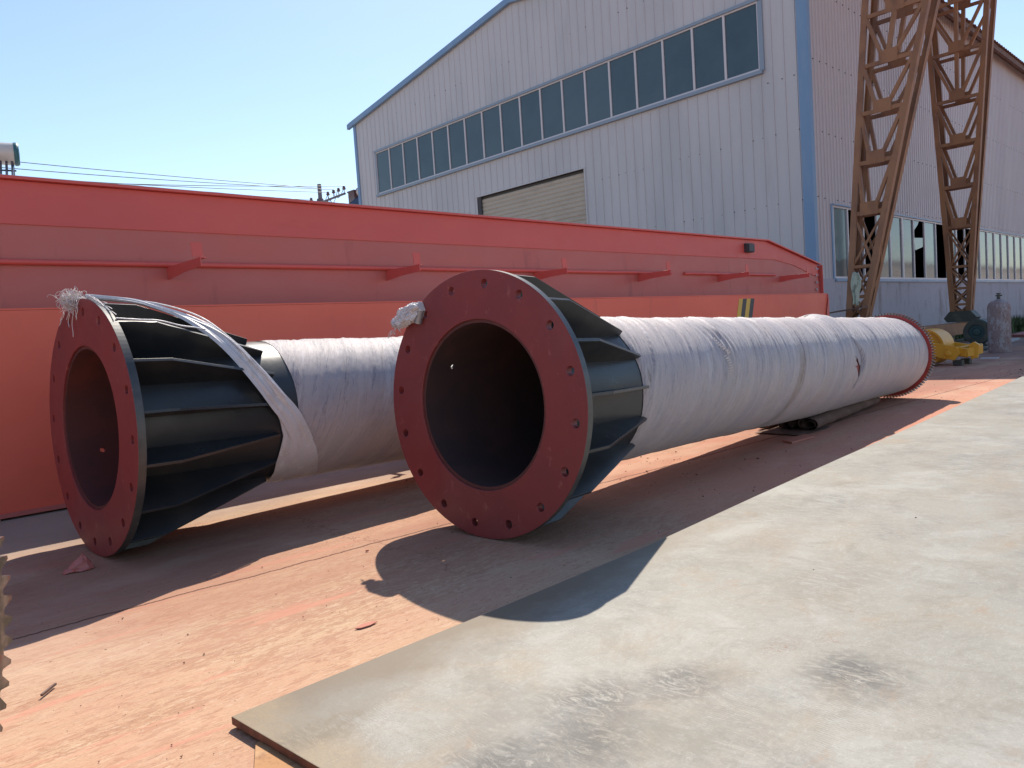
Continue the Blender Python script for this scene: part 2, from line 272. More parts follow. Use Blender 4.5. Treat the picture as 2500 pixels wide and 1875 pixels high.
M_yel_stripe = mat('warning_yellow', (0.62, 0.42, 0.06), 0.45, layers=[((0.50, 0.33, 0.10), 6, .5, .7, .5, U, 6)])
M_blk_stripe = mat('warning_black', (0.045, 0.05, 0.06), 0.5)
M_heater = mat('white_tank_enamel', (0.60, 0.585, 0.55), 0.3, layers=[((0.50, 0.46, 0.40), 1.5, .5, .7, .5, U, 5)])
M_cap = mat('teal_end_cap', (0.035, 0.13, 0.15), 0.4)
M_capred = mat('maroon_end_cap', (0.20, 0.05, 0.05), 0.5)
M_tube = mat('dark_vacuum_tube', (0.015, 0.03, 0.07), 0.15)
M_pole = mat('grey_concrete_pole', (0.20, 0.17, 0.19), 0.85, layers=[((0.13, 0.11, 0.13), 4, .45, .6, .6, U, 5)])
M_porc = mat('brown_porcelain', (0.16, 0.10, 0.10), 0.3)
M_wire = mat('weathered_cable', (0.09, 0.11, 0.12), 0.5)
M_house = mat('pale_house_render', (0.46, 0.43, 0.39), 0.85, layers=[((0.36, 0.33, 0.30), .6, .45, .65, .6, (1, 1, .4), 6)])
M_housewin = mat('house_window_glass', (0.05, 0.07, 0.08), 0.1)
M_plasred = mat('thin_red_plastic', (0.50, 0.17, 0.15), 0.35, layers=[((0.55, 0.30, 0.28), 10, .55, .65, .6, U, 6)])
M_chip = mat('chip_dirt', (0.17, 0.08, 0.055), 0.9)
M_chipred = mat('red_paint_chip', (0.50, 0.19, 0.13), 0.8)
M_foil = mat('crushed_grey_metal', (0.30, 0.30, 0.32), 0.4, 0.6, bump=[(30, .5, .01, U)])
M_bag = mat('pale_green_rag', (0.42, 0.47, 0.38), 0.8, layers=[((0.14, 0.15, 0.11), 9, .52, .6, .8, (1, 1, .5), 6)])
M_grass = mat('grass_blade', (0.050, 0.085, 0.025), 0.7, layers=[((0.10, 0.11, 0.04), 1.5, .45, .6, .7, U, 3)])
M_soil = mat('weedy_soil', (0.075, 0.065, 0.045), 0.95, layers=[((0.05, 0.075, 0.03), 2, .45, .6, .8, U, 6)])
M_pink = mat('faded_red_sheet', (0.38, 0.15, 0.13), 0.7)
M_palegrey = mat('pale_grey_strip', (0.40, 0.39, 0.40), 0.6)

# ------------------------------------------------------------------ mesh helpers
class MB:
    def __init__(s): s.v = []; s.f = []; s.m = []
    def quad_grid(s, rows, closed=False, mi=0):
        """rows: list of equal-length lists of points"""
        n = len(rows[0]); b = len(s.v)
        for r in rows: s.v += [tuple(p) for p in r]
        for i in range(len(rows)-1):
            for j in range(n if closed else n-1):
                k = (j+1) % n
                s.f.append((b+i*n+j, b+i*n+k, b+(i+1)*n+k, b+(i+1)*n+j)); s.m.append(mi)
        return b
    def poly(s, pts, mi=0):
        b = len(s.v); s.v += [tuple(p) for p in pts]; s.f.append(tuple(range(b, b+len(pts)))); s.m.append(mi)
    def prism(s, pts, off, mi=0):
        b = len(s.v); n = len(pts); off = Vector(off)
        s.v += [tuple(p) for p in pts]; s.v += [tuple(Vector(p)+off) for p in pts]
        s.f.append(tuple(range(b+n-1, b-1, -1))); s.f.append(tuple(range(b+n, b+2*n))); s.m += [mi, mi]
        for i in range(n):
            j = (i+1) % n; s.f.append((b+i, b+j, b+n+j, b+n+i)); s.m.append(mi)
    def box(s, a, b_, mi=0):
        x0, y0, z0 = a; x1, y1, z1 = b_
        s.prism([(x0, y0, z0), (x1, y0, z0), (x1, y1, z0), (x0, y1, z0)], (0, 0, z1-z0), mi)
    def beam(s, p, q, wd, ht, up=(0, 0, 1), mi=0):
        """rectangular bar from p to q; wd along side, ht along up"""
        p = Vector(p); q = Vector(q); d = (q-p).normalized(); up = Vector(up); side = d.cross(up)
        if side.length < 1e-4: side = d.cross(Vector((1, 0, 0)))
        side.normalize(); u2 = side.cross(d).normalized()
        a = side*(wd/2); b = u2*(ht/2)
        s.prism([p-a-b, p+a-b, p+a+b, p-a+b], q-p, mi)
    def tube(s, pts, r, n=8, mi=0, cap=True):
        pts = [Vector(p) for p in pts]; rr = r if isinstance(r, (list, tuple)) else [r]*len(pts)
        rows = []; prev = None
        for i, p in enumerate(pts):
            d = (pts[min(i+1, len(pts)-1)]-pts[max(i-1, 0)]).normalized()
            if prev is None:
                a = d.orthogonal().normalized()
            else:
                a = (prev - d*prev.dot(d)).normalized()
            prev = a; b = d.cross(a)
            rows.append([p + a*(rr[i]*cos(2*pi*k/n)) + b*(rr[i]*sin(2*pi*k/n)) for k in range(n)])
        st = s.quad_grid(rows, True, mi)
        if cap:
            s.f.append(tuple(st+n-1-k for k in range(n))); e = st+(len(rows)-1)*n; s.f.append(tuple(e+k for k in range(n))); s.m += [mi, mi]
    def lathe(s, prof, c, axis, n=32, mi=0, cap=True):
        """prof: list of (distance along axis, radius)"""
        c = Vector(c); ax = Vector(axis).normalized(); a = ax.orthogonal().normalized(); b = ax.cross(a)
        rows = [[c + ax*l + a*(r*cos(2*pi*k/n)) + b*(r*sin(2*pi*k/n)) for k in range(n)] for l, r in prof]
        st = s.quad_grid(rows, True, mi)
        if cap:
            s.f.append(tuple(st+n-1-k for k in range(n))); e = st+(len(rows)-1)*n; s.f.append(tuple(e+k for k in range(n))); s.m += [mi, mi]
    def build(s, name, mats, parent=None, smooth=False, bevel=0, uv=None):
        me = bpy.data.meshes.new(name); me.from_pydata(s.v, [], s.f)
        if not isinstance(mats, (list, tuple)): mats = [mats]
        for m in mats: me.materials.append(m)
        me.polygons.foreach_set('material_index', s.m)
        if uv:
            l = me.uv_layers.new(name='uv'); 
            for lp in me.loops: l.data[lp.index].uv = uv[lp.vertex_index]
        bm = bmesh.new(); bm.from_mesh(me)
        if not uv: bmesh.ops.recalc_face_normals(bm, faces=bm.faces)
        bm.to_mesh(me); bm.free()
        if smooth:
            me.polygons.foreach_set('use_smooth', [True]*len(me.polygons))
            me.set_sharp_from_angle(angle=radians(35))
        o = bpy.data.objects.new(name, me); COL.objects.link(o)
        if bevel:
            b = o.modifiers.new('bevel', 'BEVEL'); b.width = bevel; b.segments = 2; b.limit_method = 'ANGLE'; b.angle_limit = radians(40)
        if parent: o.parent = parent
        return o
def tag(o, label=None, cat=None, group=None, kind=None):
    for k, v in (('label', label), ('category', cat), ('group', group), ('kind', kind)):
        if v: o[k] = v
    return o
def empty(name, loc, label, cat, group=None, rz=0):
    o = bpy.data.objects.new(name, None); COL.objects.link(o); o.location = loc; o.rotation_euler = (0, 0, rz)
    return tag(o, label, cat, group)
def outline_plate(outer, holes, x0, x1, mi_side=0):
    """2-D outline (y,z) with holes, extruded from x0 to x1; returns bmesh"""
    bm = bmesh.new(); edges = []
    for loop in [outer]+holes:
        vs = [bm.verts.new((x0, a, b)) for a, b in loop]
        for i in range(len(vs)): edges.append(bm.edges.new((vs[i], vs[(i+1) % len(vs)])))
    bmesh.ops.triangle_fill(bm, use_beauty=True, use_dissolve=False, edges=edges)
    fs = [f for f in bm.faces]
    r = bmesh.ops.extrude_face_region(bm, geom=fs, use_keep_orig=True)
    bmesh.ops.translate(bm, verts=[g for g in r['geom'] if isinstance(g, bmesh.types.BMVert)], vec=(x1-x0, 0, 0))
    bmesh.ops.recalc_face_normals(bm, faces=bm.faces)
    return bm
def bm_obj(name, bm, mats, parent=None, sidemat=None, cx=(0, 0)):
    if sidemat is not None:
        for f in bm.faces:
            if abs(f.normal.x) < 0.5: f.material_index = sidemat(f)
    me = bpy.data.meshes.new(name); bm.to_mesh(me); bm.free()
    for m in mats: me.materials.append(m)
    o = bpy.data.objects.new(name, me); COL.objects.link(o)
    if parent: o.parent = parent
    return o
def circle(r, n, cy=0, cz=0, ph=0): return [(cy+r*cos(2*pi*k/n+ph), cz+r*sin(2*pi*k/n+ph)) for k in range(n)]

# ------------------------------------------------------------------ ground and far setting
g = MB()
xs = [-500, -60, -10] + [x*0.5 for x in range(-8, 60)] + [40, 60, 120, 600]; ys = [-500, -60, -10, 0] + [y*0.5 for y in range(1, 20)] + [12, 20, 60, 120, 600]
def gz(x, y):
    if -4 < x < 30 and 0 < y < 10: return 0.006*noise.noise((x*.7, y*.9, 0))
    return 0
g.quad_grid([[(x, y, gz(x, y) - 0.004) for y in ys] for x in xs])
tag(g.build('ground', M_ground, smooth=True), 'dusty concrete yard floor with worn peach and red paint', None, kind='structure')

# big flat steel plate in the foreground
pl = empty('steel_plate', (1.073, 2.798, 0), 'large pale grey steel plate lying flat in the right foreground', 'steel plate')
pts = [(0, 0), (1.38, 0.012), (2.663, 0.046), (4.26, 0.160), (5.95, 0.268), (7.957, 0.380), (13.67, 0.747), (18.0, 1.03), (18.3, -7.0), (0.55, -7.0)]
m = MB(); m.prism([(x, y, 0.010) for x, y in pts], (0, 0, 0.032)); 
o = m.build('plate_sheet', [M_plate, M_plate_edge], pl, bevel=0.003)
for p in o.data.polygons:
    if abs(p.normal.z) < .5: p.material_index = 1
for (x, y) in ((0.9, -1.2), (2.5, -4.5), (5, -1.0), (9, -2.5), (13, -0.8), (10, -6)):
    m = MB(); m.box((x, y, -0.004), (x+.3, y+.1, 0.0095)); m.build('packing_strip', M_steelrust, pl)
m = MB(); m.prism([(1.30, 2.595, .004), (1.075, 2.598, .004), (0.80, 2.05, .004), (0.9, 1.6, .004), (1.35, 1.6, .004)], (0, 0, .005))
tag(m.build('rusty_sheet', M_plate2), 'small orange rusted sheet tucked under the near corner of the grey plate', 'metal sheet')

# ------------------------------------------------------------------ slewing columns
R0, RP, RH, LEN, RR = 0.9387, 0.5995, 0.5755, 9.4514, 0.6923
def hn(a, b, c=0.0): return noise.noise((a, b, c))
def wrap_radius(l, th, seed):
    """l along the axis, th angle (0 = camera side, pi/2 = top)"""
    ar = th*0.6; h = l - 0.45*ar
    s = h/0.62 + 0.55*hn(h*0.9, ar*0.5, seed); fr = s - floor(s)
    up = 0.35 + 0.65*max(0.0, min(1.0, (th+0.2)/1.0)) if th < 2.2 else .6
    r = RP + 0.009 + 0.005*(1-fr)**2 + 0.004*math.exp(-((fr)/0.05)**2)*up
    n1 = hn(h*4.5, ar*0.5, seed+3); r -= 0.0075*math.exp(-(n1/0.045)**2)*up
    n2 = hn(h*8, ar*0.9, seed+13); r -= 0.004*math.exp(-(n2/0.06)**2)*up
    n3 = hn(h*1.7+4, ar*1.3, seed+21); r += 0.012*max(0, n3)*up + 0.010*max(0, hn(l*1.1, ar*2.2, seed+31))**1.5
    r += 0.005*hn(h*2.2, ar*1.0, seed+5) + 0.0035*hn(h*18, ar*2.2, seed+9)*up + 0.0012*hn(l*45, ar*16, seed+2)
    # swollen turn where the end of the sheet is tucked in
    t2 = math.exp(-(((th-1.45)/0.85)**2))
    r += 0.050*math.exp(-((h-5.80)/0.20)**2)*(0.12+0.88*t2) + 0.022*math.exp(-((h-5.99)/0.035)**2)*max(0, min(1, th))
    # belly where the loose sheet sags underneath
    if l > 3: r += 0.03*max(0, sin(-th))**2*math.exp(-((l-5.6)/1.6)**2)
    r += 0.02*math.exp(-(((l-2.68)/0.18)**2) - (((th-0.7)/0.45)**2))*(0.5+0.5*sin(l*60))
    return r
def column(name, base, yaw, tilt, label, off_h, wrap0, seed, nl, hole_th, fine=True, group='wrapped slewing columns'):
    a = Vector((cos(yaw)*cos(tilt), sin(yaw)*cos(tilt), -sin(tilt))); s = Vector((sin(yaw), -cos(yaw), 0)); u = s.cross(a); y = -s
    root = bpy.data.objects.new(name, None); COL.objects.link(root); tag(root, label, 'crane column', group)
    c = Vector(base); b = c - u*R0
    root.matrix_world = Matrix(((a.x, y.x, u.x, b.x), (a.y, y.y, u.y, b.y), (a.z, y.z, u.z, b.z), (0, 0, 0, 1)))
    def pp(l, r, th): return (l, -r*cos(th), R0 + r*sin(th))
    # flange
    holes = [circle(RP+.001, 96, 0, R0)] + [circle(0.031, 14, -0.845*cos(radians(off_h+22.5*k)), R0+0.845*sin(radians(off_h+22.5*k))) for k in range(16)]
    bm = outline_plate(circle(R0, 160, 0, R0), holes, 0, 0.055)
    def sm(f):
        q = f.calc_center_median(); return 1 if (q.y**2+(q.z-R0)**2) > 0.9**2 else 0
    for f in bm.faces:
        if f.normal.x > .5: f.material_index = 1
    fl = bm_obj('flange', bm, [M_flange, M_rim], root, sm)
    bv = fl.modifiers.new('bevel', 'BEVEL'); bv.width = .002; bv.segments = 1; bv.limit_method = 'ANGLE'
    # tube with a small round vent hole near the flange, wall 24 mm
    m = MB(); NL, NT = 40, 64; ls = [0.016] + [0.12, 0.19, 0.31, 0.5, 0.8, 1.1] + [1.5+ (LEN-1.5)*i/8 for i in range(9)]
    hi_l = 2; hk = int(round(hole_th/360*NT)) % NT
    for R, flip in ((RH, 0), (RP, 1)):
        base_i = len(m.v)
        for l in ls: m.v += [pp(l, R, 2*pi*k/NT) for k in range(NT)]
        for i in range(len(ls)-1):
            for k in range(NT):
                k2 = (k+1) % NT
                q = (base_i+i*NT+k, base_i+i*NT+k2, base_i+(i+1)*NT+k2, base_i+(i+1)*NT+k)
                if i == hi_l and k in (hk, (hk+1) % NT): continue
                m.f.append(q); m.m.append(flip)
        # window frame: outline of the removed 2-cell patch to a small circle
        i = hi_l; k0, k1, k2 = hk, (hk+1) % NT, (hk+2) % NT
        lc = (ls[i]+ls[i+1])/2; tc = 2*pi*(hk+1)/NT
        ring = [base_i+i*NT+k0, base_i+i*NT+k1, base_i+i*NT+k2, None, base_i+(i+1)*NT+k2, base_i+(i+1)*NT+k1, base_i+(i+1)*NT+k0, None]
        mid1 = len(m.v); m.v.append(pp(lc, R, 2*pi*k2/NT)); mid2 = len(m.v); m.v.append(pp(lc, R, 2*pi*k0/NT)); ring[3] = mid1; ring[7] = mid2
        cb = len(m.v); rh = 0.022
        for j in range(8):
            an = -3*pi/4 + j*pi/4; m.v.append(pp(lc + rh*sin(an)*1.0, R, tc + rh*cos(an)/R))
        # order ring: start (l low, k0) -> angle: cos<0, sin<0
        for j in range(8):
            j2 = (j+1) % 8; m.f.append((ring[j], ring[j2], cb+j2, cb+j)); m.m.append(flip)
        if R == RH: cin = cb
        else:
            for j in range(8):
                j2 = (j+1) % 8; m.f.append((cin+j, cin+j2, cb+j2, cb+j)); m.m.append(0)
    nA = len(ls)
    for k in range(NT):
        k2 = (k+1) % NT; ob = (len(ls)*NT)
        # start and end rims
    m2 = MB()
    tb = m.build('tube', [M_bore if fine else M_inner, M_black], root, smooth=True)
    m2.quad_grid([[pp(LEN+.002, RH, 2*pi*k/64) for k in range(64)], [pp(LEN+.002, RP, 2*pi*k/64) for k in range(64)]], True)
    m2.quad_grid([[pp(.017, RH, 2*pi*k/64) for k in range(64)], [pp(.017, RP+.001, 2*pi*k/64) for k in range(64)]], True)
    m2.quad_grid([[pp(.054, RH, 2*pi*k/64) for k in range(64)], [pp(.054, .59, 2*pi*k/64) for k in range(64)]], True)
    m2.build('tube_rim', M_inner, root)
    # gussets
    for k in range(16):
        th = radians(off_h + 11.25 + 22.5*k); e = Vector((0, -cos(th), sin(th))); t = Vector((0, sin(th), cos(th)))*0.011
        def gp(l, r): return Vector((l, 0, R0)) + e*r
        jit = random.uniform(-.012, .012)
        m = MB(); prof = [(0.0552, RP-.003), (0.0552, 0.925+jit/2), (0.31+jit, 0.918+jit/2), (1.19+jit, 0.640), (1.185+jit, RP-.003)]
        m.prism([gp(l, r)-t for l, r in prof], t*2); m.build('gusset', M_black, root, bevel=0.002)
    # collar ring of weld at the flange
    m = MB(); m.lathe([(0.0553, RP+.03), (0.0753, RP+.012), (0.0953, RP+.0006)], (0, 0, R0), (1, 0, 0), 64, cap=False); m.build('weld_bead', M_black, root, smooth=True)
    # gear ring
    nt = 92 if fine else 64; out = []
    for k in range(nt):
        for f_, r_ in (((0.0, RR-.040), (0.30, RR-.037), (0.42, RR), (0.62, RR), (0.76, RR-.037)) if fine else ((0.0, RR-.060), (0.16, RR-.056), (0.42, RR), (0.60, RR), (0.84, RR-.056))):
            an = 2*pi*(k+f_)/nt; out.append((-r_*cos(an), R0*0+RR_Z + r_*sin(an)))
    bm = outline_plate(out, [circle(RP-.02, 96, 0, RR_Z)], LEN-.005, LEN+.095)
    for f in bm.faces:
        q = f.calc_center_median()
        if (q.y**2+(q.z-RR_Z)**2) > (RR-(.032 if fine else .068))**2: f.material_index = 1
    bm_obj('gear_ring', bm, [M_ring if fine else M_tooth, M_tooth2 if fine else M_tooth], root, lambda f: 1 if ((f.calc_center_median().y)**2+(f.calc_center_median().z-RR_Z)**2) > (RR-.06)**2 else 0)
    # wrapping
    nth = 220 if fine else 120
    m = MB(); uv = []; rows = []; wl1 = LEN - 0.03
    for i in range(nl+1):
        row = []
        for k in range(nth+1):
            th = -pi/2 - pi + 2*pi*k/nth + 0.0   # seam underneath
            th2 = th
            l0 = wrap0 + 0.012*hn(th*2, seed) ; l = l0 + (wl1-l0)*i/nl
            r = wrap_radius(l, (th2+pi) % (2*pi) - pi, seed)
            if i < 2: r = RP + 0.004 + (r-RP-0.004)*i/2*.7
            row.append(pp(l, r, th2)); uv.append((l, ((th2+pi) % (2*pi) - pi)*0.6 if 0 < k < nth else -pi*.6/2*1))
        rows.append(row)
    m.quad_grid(rows)
    # tear in the sheet (front column only): a spindle-shaped opening shows red paint below
    if fine:
        keep = [];
        for fi, f in enumerate(m.f):
            cx = sum(uv[v][0] for v in f)/4; cv = sum(uv[v][1] for v in f)/4
            tv = (cv + 0.02)/0.14
            wdt = 0.055*(1-abs(tv))*(1.6 if tv < 0 else .7) if abs(tv) < 1 else 0
            if abs(cx - (6.06 - cv*0.5)) < wdt: continue
            keep.append(f)
        m.f = keep; m.m = [0]*len(keep)
    o = m.build('wrapping', M_wrap, root, smooth=False, uv=uv)
    o.data.polygons.foreach_set('use_smooth', [True]*len(o.data.polygons))
    if fine:
        m = MB(); m.quad_grid([[pp(l, RP+.003, radians(t)) for t in range(-40, 41, 4)] for l in (5.5, 6.6)]); m.build('red_paint_band', M_flange, root, smooth=True)
        # puckered white stitching of a mended tear
        m = MB()
        for i in range(15):
            th = radians(39-i*2.15); l = 2.565+.012*i*(1 if i < 8 else .4); r = wrap_radius(l, th, seed)+.004; w_ = .020+.010*random.random()
            a1 = Vector(pp(l-w_, r, th+.012)); b1 = Vector(pp(l+w_*1.2, r+.004, th-.004)); c1_ = Vector(pp(l+w_*.4, r+.020, th+.010)); d1 = Vector(pp(l-w_*.2, r-.012, th-.018))
            for q in ((a1, b1, c1_), (a1, c1_, d1), (b1, d1, c1_)): m.poly(q)
        m.build('puckered_tear', M_cloth, root, smooth=True)
        # lip of folded sheet beside the tear
        m = MB(); rows = []
        for i in range(13):
            th = radians(34 - i*5.2); rw = []
            for j in range(7):
                t = j/6; l = 6.09 + 0.13*sin(pi*i/12) + 0.10*t - 0.004*i; r = wrap_radius(l, th, seed) + 0.004 + 0.045*sin(pi*t)*sin(pi*min(1, i/11)) 
                rw.append(pp(l, r, th))
            rows.append(rw)
        m.quad_grid(rows); m.build('folded_flap', M_wrap, root, smooth=True, uv=[(v[0], v[2]) for v in m.v])
    return root, pp
RR_Z = R0
c1root, pp1 = column('slewing_column', (1.51396, 6.12096, 0.9387), 0.0468, 0.0270, 'left steel column wrapped in white sheet, frayed twisted cloth tied over its black gussets', 19.4, 1.36, 4.0, 300, -161.8+360, fine=False)
c2root, pp2 = column('slewing_column', (3.43471, 3.98555, 0.9382), 0.0768, 0.0260, 'middle steel column wrapped in white sheet, crumpled plastic bundle on its red flange rim', 15.4, 1.165, 1.0, 560, 148.6)
# third column: only the teeth of its gear ring enter the picture at the left
def copy_tree(o, parent=None):
    c = o.copy(); COL.objects.link(c)
    if parent: c.parent = parent
    for ch in list(o.children): copy_tree(ch, c)
    return c
c3 = copy_tree(c1root)
c3['label'] = 'column cut off by the left picture edge, only its toothed gear ring showing'
yw = radians(-31); a3 = Vector((cos(yw), sin(yw), 0)); til = 0.026; a3 = Vector((cos(yw)*cos(til), sin(yw)*cos(til), -sin(til))); s3 = Vector((sin(yw), -cos(yw), 0)); u3 = s3.cross(a3)
ringc = Vector((0.050, 2.361, RR)); b3 = ringc - a3*(LEN+.045) - u3*R0
c3.matrix_world = Matrix(((a3.x, -s3.x, u3.x, b3.x), (a3.y, -s3.y, u3.y, b3.y), (a3.z, -s3.z, u3.z, b3.z), (0, 0, 0, 1)))

# ------------------------------------------------------------------ cloth on the left column and bundle on the middle one
MW1 = c1root.matrix_world.copy(); MW2 = c2root.matrix_world.copy()
def W1(l, r, th): return MW1 @ Vector(pp1(l, r, radians(th)))
def W2(l, r, th): return MW2 @ Vector(pp2(l, r, radians(th)))
cl = empty('twisted_cloth', W1(1.2, 0.62, -60), 'twisted white plastic cloth pulled diagonally across the left column\'s black gussets', 'cloth')
inv = Matrix.Translation(-cl.location)
path = [(0.03, .955, 88), (0.12, .945, 86), (0.24, .935, 84), (0.36, .92, 81), (0.48, .885, 77), (0.60, .85, 72), (0.70, .815, 65), (0.80, .785, 53), (0.88, .755, 43), (0.97, .725, 31), (1.06, .70, 20), (1.15, .67, 10), (1.25, .645, 0), (1.34, .625, -13), (1.41, .618, -25)]
def interp(pth, t):
    t = t*(len(pth)-1); i = min(int(t), len(pth)-2); f = t-i
    q = [pth[max(i-1, 0)], pth[i], pth[i+1], pth[min(i+2, len(pth)-1)]]
    return [0.5*((2*q[1][k]) + (-q[0][k]+q[2][k])*f + (2*q[0][k]-5*q[1][k]+4*q[2][k]-q[3][k])*f*f + (-q[0][k]+3*q[1][k]-3*q[2][k]+q[3][k])*f**3) for k in range(3)]
m = MB(); rows = []
for i in range(90):
    t = i/89; l, r, th = interp(path, t); wd = 0.020 + 0.040*min(1, t*2.2)+0.03*t; th_ = 0.0115 - .008*max(0, (t-.72)/.28)
    p0 = W1(*interp(path, max(0, t-.01))); p1_ = W1(*interp(path, min(1, t+.01))); d = (p1_-p0).normalized()
    c = W1(l, r, th); up = (c - W1(l, 0, th)).normalized(); side = d.cross(up).normalized(); up = side.cross(d)
    row = []
    for j in range(60):
        a = 2*pi*j/60; rip = 1 + 0.55*sin(a*7+1.5*sin(t*5)) + .35*sin(a*13+2+t*4) + .25*hn(a*3, t*9)
        row.append(inv @ (c + side*(wd*cos(a)*(.88+.08*rip)) + up*(th_*sin(a)*rip)))
    rows.append(row)
m.quad_grid(rows, True); m.build('rope_of_folds', M_cloth, cl, smooth=True)
m = MB(); rows = []
edgeL = [(34, .93), (25, 1.01), (17, 1.06), (5, 1.13), (-5, 1.18), (-16, 1.215), (-28, 1.205), (-39, 1.20), (-50, 1.22), (-64, 1.23), (-70, 1.24)]
edgeR = [(34, .97), (25, 1.10), (15, 1.20), (5, 1.29), (-5, 1.37), (-16, 1.45), (-26, 1.53), (-37, 1.585), (-48, 1.63), (-64, 1.68), (-70, 1.67)]
for i in range(61):
    t = i/60*(len(edgeL)-1); k = min(int(t), len(edgeL)-2); f = t-k
    th = edgeL[k][0]*(1-f)+edgeL[k+1][0]*f; l0 = edgeL[k][1]*(1-f)+edgeL[k+1][1]*f; l1 = edgeR[k][1]*(1-f)+edgeR[k+1][1]*f
    row = []
    for j in range(41):
        q = j/40; l = l0+(l1-l0)*q; rr = 0.621 + .050*(1-q)*max(0, (th+10)/45) + 0.0035*sin(q*23+th*.05)*(1-q*.6) + .007*hn(q*5, th*.03, 3) + .005*abs(hn(q*16, th*.04, 7))
        row.append(inv @ W1(l, rr, th))
    rows.append(row)
m.quad_grid(rows); o = m.build('draped_skirt', M_cloth, cl, smooth=True)
so_ = o.modifiers.new('thick', 'SOLIDIFY'); so_.thickness = .002
# a second thin band of folds lying along the gusset edge
m = MB()
for (q0, q1) in (([(0.05, .945, 54), (.2, .935, 53.8), (.33, .93, 53.6), (.5, .88, 54), (.62, .845, 56), (.72, .81, 58)], .006), ([(0.3, .93, 83), (.5, .87, 78), (.68, .83, 66), (.84, .80, 52), (1.0, .75, 32), (1.2, .70, 12)], .010), ([(0.1, .945, 90), (.4, .93, 88), (.7, .86, 72), (.88, .79, 50), (1.06, .74, 26), (1.24, .68, 6)], .007)):
    pts_ = [inv @ W1(*interp(q0, i/30)) for i in range(31)]; m.tube(pts_, [q1*(.8+.4*abs(hn(i*.3, q1*90))) for i in range(31)], 7)
m.build('loose_fold', M_cloth, cl, smooth=True)
# frayed knot
m = MB(); kc = W1(-0.02, 0.95, 97)
for i in range(150):
    p = kc + Vector((random.gauss(0, .025), random.gauss(0, .05), random.gauss(0.005, .026))); pts_ = []
    d = Vector((random.uniform(-1, 1), random.uniform(-1, 1), random.uniform(-1, 1)))
    for k in range(9):
        pts_.append(inv @ p); d = (d + Vector((random.uniform(-1, 1), random.uniform(-1, 1), random.uniform(-1, .8)))*.75 + (kc-p)*6).normalized(); p = p + d*0.022
    m.tube(pts_, 0.0017, 4)
for (th, ln, sway) in ((101, .12, .3), (103, .17, -.5), (107, .09, .9), (92, .15, -.2), (88, .13, .5), (98, .26, .2), (112, .10, 1.2)):
    p = W1(-0.012, 0.94, th); pts_ = []
    for k in range(12):
        pts_.append(inv @ p); p = p + Vector((-.002, .012*sin(k*.9+th)*1.2 + .004*sway, -ln/11))
    m.tube(pts_, 0.0028, 4)
for (th0, th1) in ((90, 60), (86, 55), (95, 66)):
    pts_ = [inv @ (W1(-0.006 + .06*k/11, 0.95-.012*sin(k), th0+(th1-th0)*k/11)) for k in range(12)]; m.tube(pts_, 0.003, 4)
m.build('frayed_knot', M_string, cl, smooth=True)

bu = empty('plastic_bundle', W2(0, 0.94, 137), 'crumpled shiny plastic bundle tied on the middle column\'s flange rim', 'plastic bundle')
inv = Matrix.Translation(-bu.location)
m = MB(); A = Vector((3.385, 4.50, 1.665)); B = Vector((3.335, 4.80, 1.545)); ax = (B-A).normalized(); s_ = ax.cross(Vector((1, 0, 0))).normalized(); t_ = ax.cross(s_)
rows = []
for i in range(61):
    t = i/60; c = A.lerp(B, t); rad = 0.075*(sin(pi*min(1, (t*.86+.12)))**.55) * (0.75 if t > .82 else 1) + (0.016 if t > .88 else 0)
    row = []
    for j in range(72):
        a = 2*pi*j/72; d = s_*cos(a) + t_*sin(a)
        q = c*14 + d*1.8; n_ = noise.noise(q); n2 = abs(noise.noise(q*2.7)); n3 = abs(noise.noise(q*6.1)); row.append(inv @ (c + d*rad*(1 + .34*n_ - .42*n2 - .22*n3)))
    rows.append(row)
m.quad_grid(rows, True); m.poly(rows[0]); m.poly(rows[-1]); m.build('bag', M_cloth, bu, smooth=False)
m = MB(); q0 = W2(-0.03, 0.83, 133); m.tube([inv @ (q0 + (A-q0)*k*.25) for k in range(4)], 0.030, 12); m.build('stub_end', M_foil, bu, smooth=True)
m = MB()
for k in range(10):
    p = A.lerp(B, random.uniform(.5, 1)) + Vector((-.05, 0, -.05)); m.tube([inv @ p, inv @ (p+Vector((-.01, random.uniform(-.02, .03), -.03))), inv @ (p+Vector((-.01, random.uniform(-.03, .05), -.055)))], .0018, 4)
m.build('loose_strand', M_string, bu)

# rolled matting under the middle column
ro = empty('rolled_mat', (8.9, 4.2, 0), 'rolled brown matting wedged on the ground under the middle column', 'mat')
m = MB(); ax = Vector((2.9, .35, 0))
for (oy, r0, ln, tw) in ((0, .105, 1.0, 0), (.30, .085, .92, 1.2), (.62, .07, .8, 2.2)):
    rows = []
    for i in range(25):
        c = Vector((0, oy, 0)) + ax*(ln*i/24); row = []
        for j in range(60):
            a = tw + j/60*4.6*pi; rr = r0*(.35+.65*j/59)*(1+.10*hn(i*.4, j*.1, oy*9)); row.append((c.x + .02*hn(j*.2, 0, oy), c.y + rr*cos(a)*1.35, max(0.004, r0*.92 + rr*sin(a)*.92)))
        rows.append(row)
    m.quad_grid(rows)
m.build('roll', M_mat, ro, smooth=True)
m = MB(); rows = [[(-.35+.12*i, -.06+.1*j, .012+.012*abs(hn(i*.8, j*.9, 3))) for j in range(7)] for i in range(8)]; m.quad_grid(rows); m.build('loose_end', M_mat, ro, smooth=True)

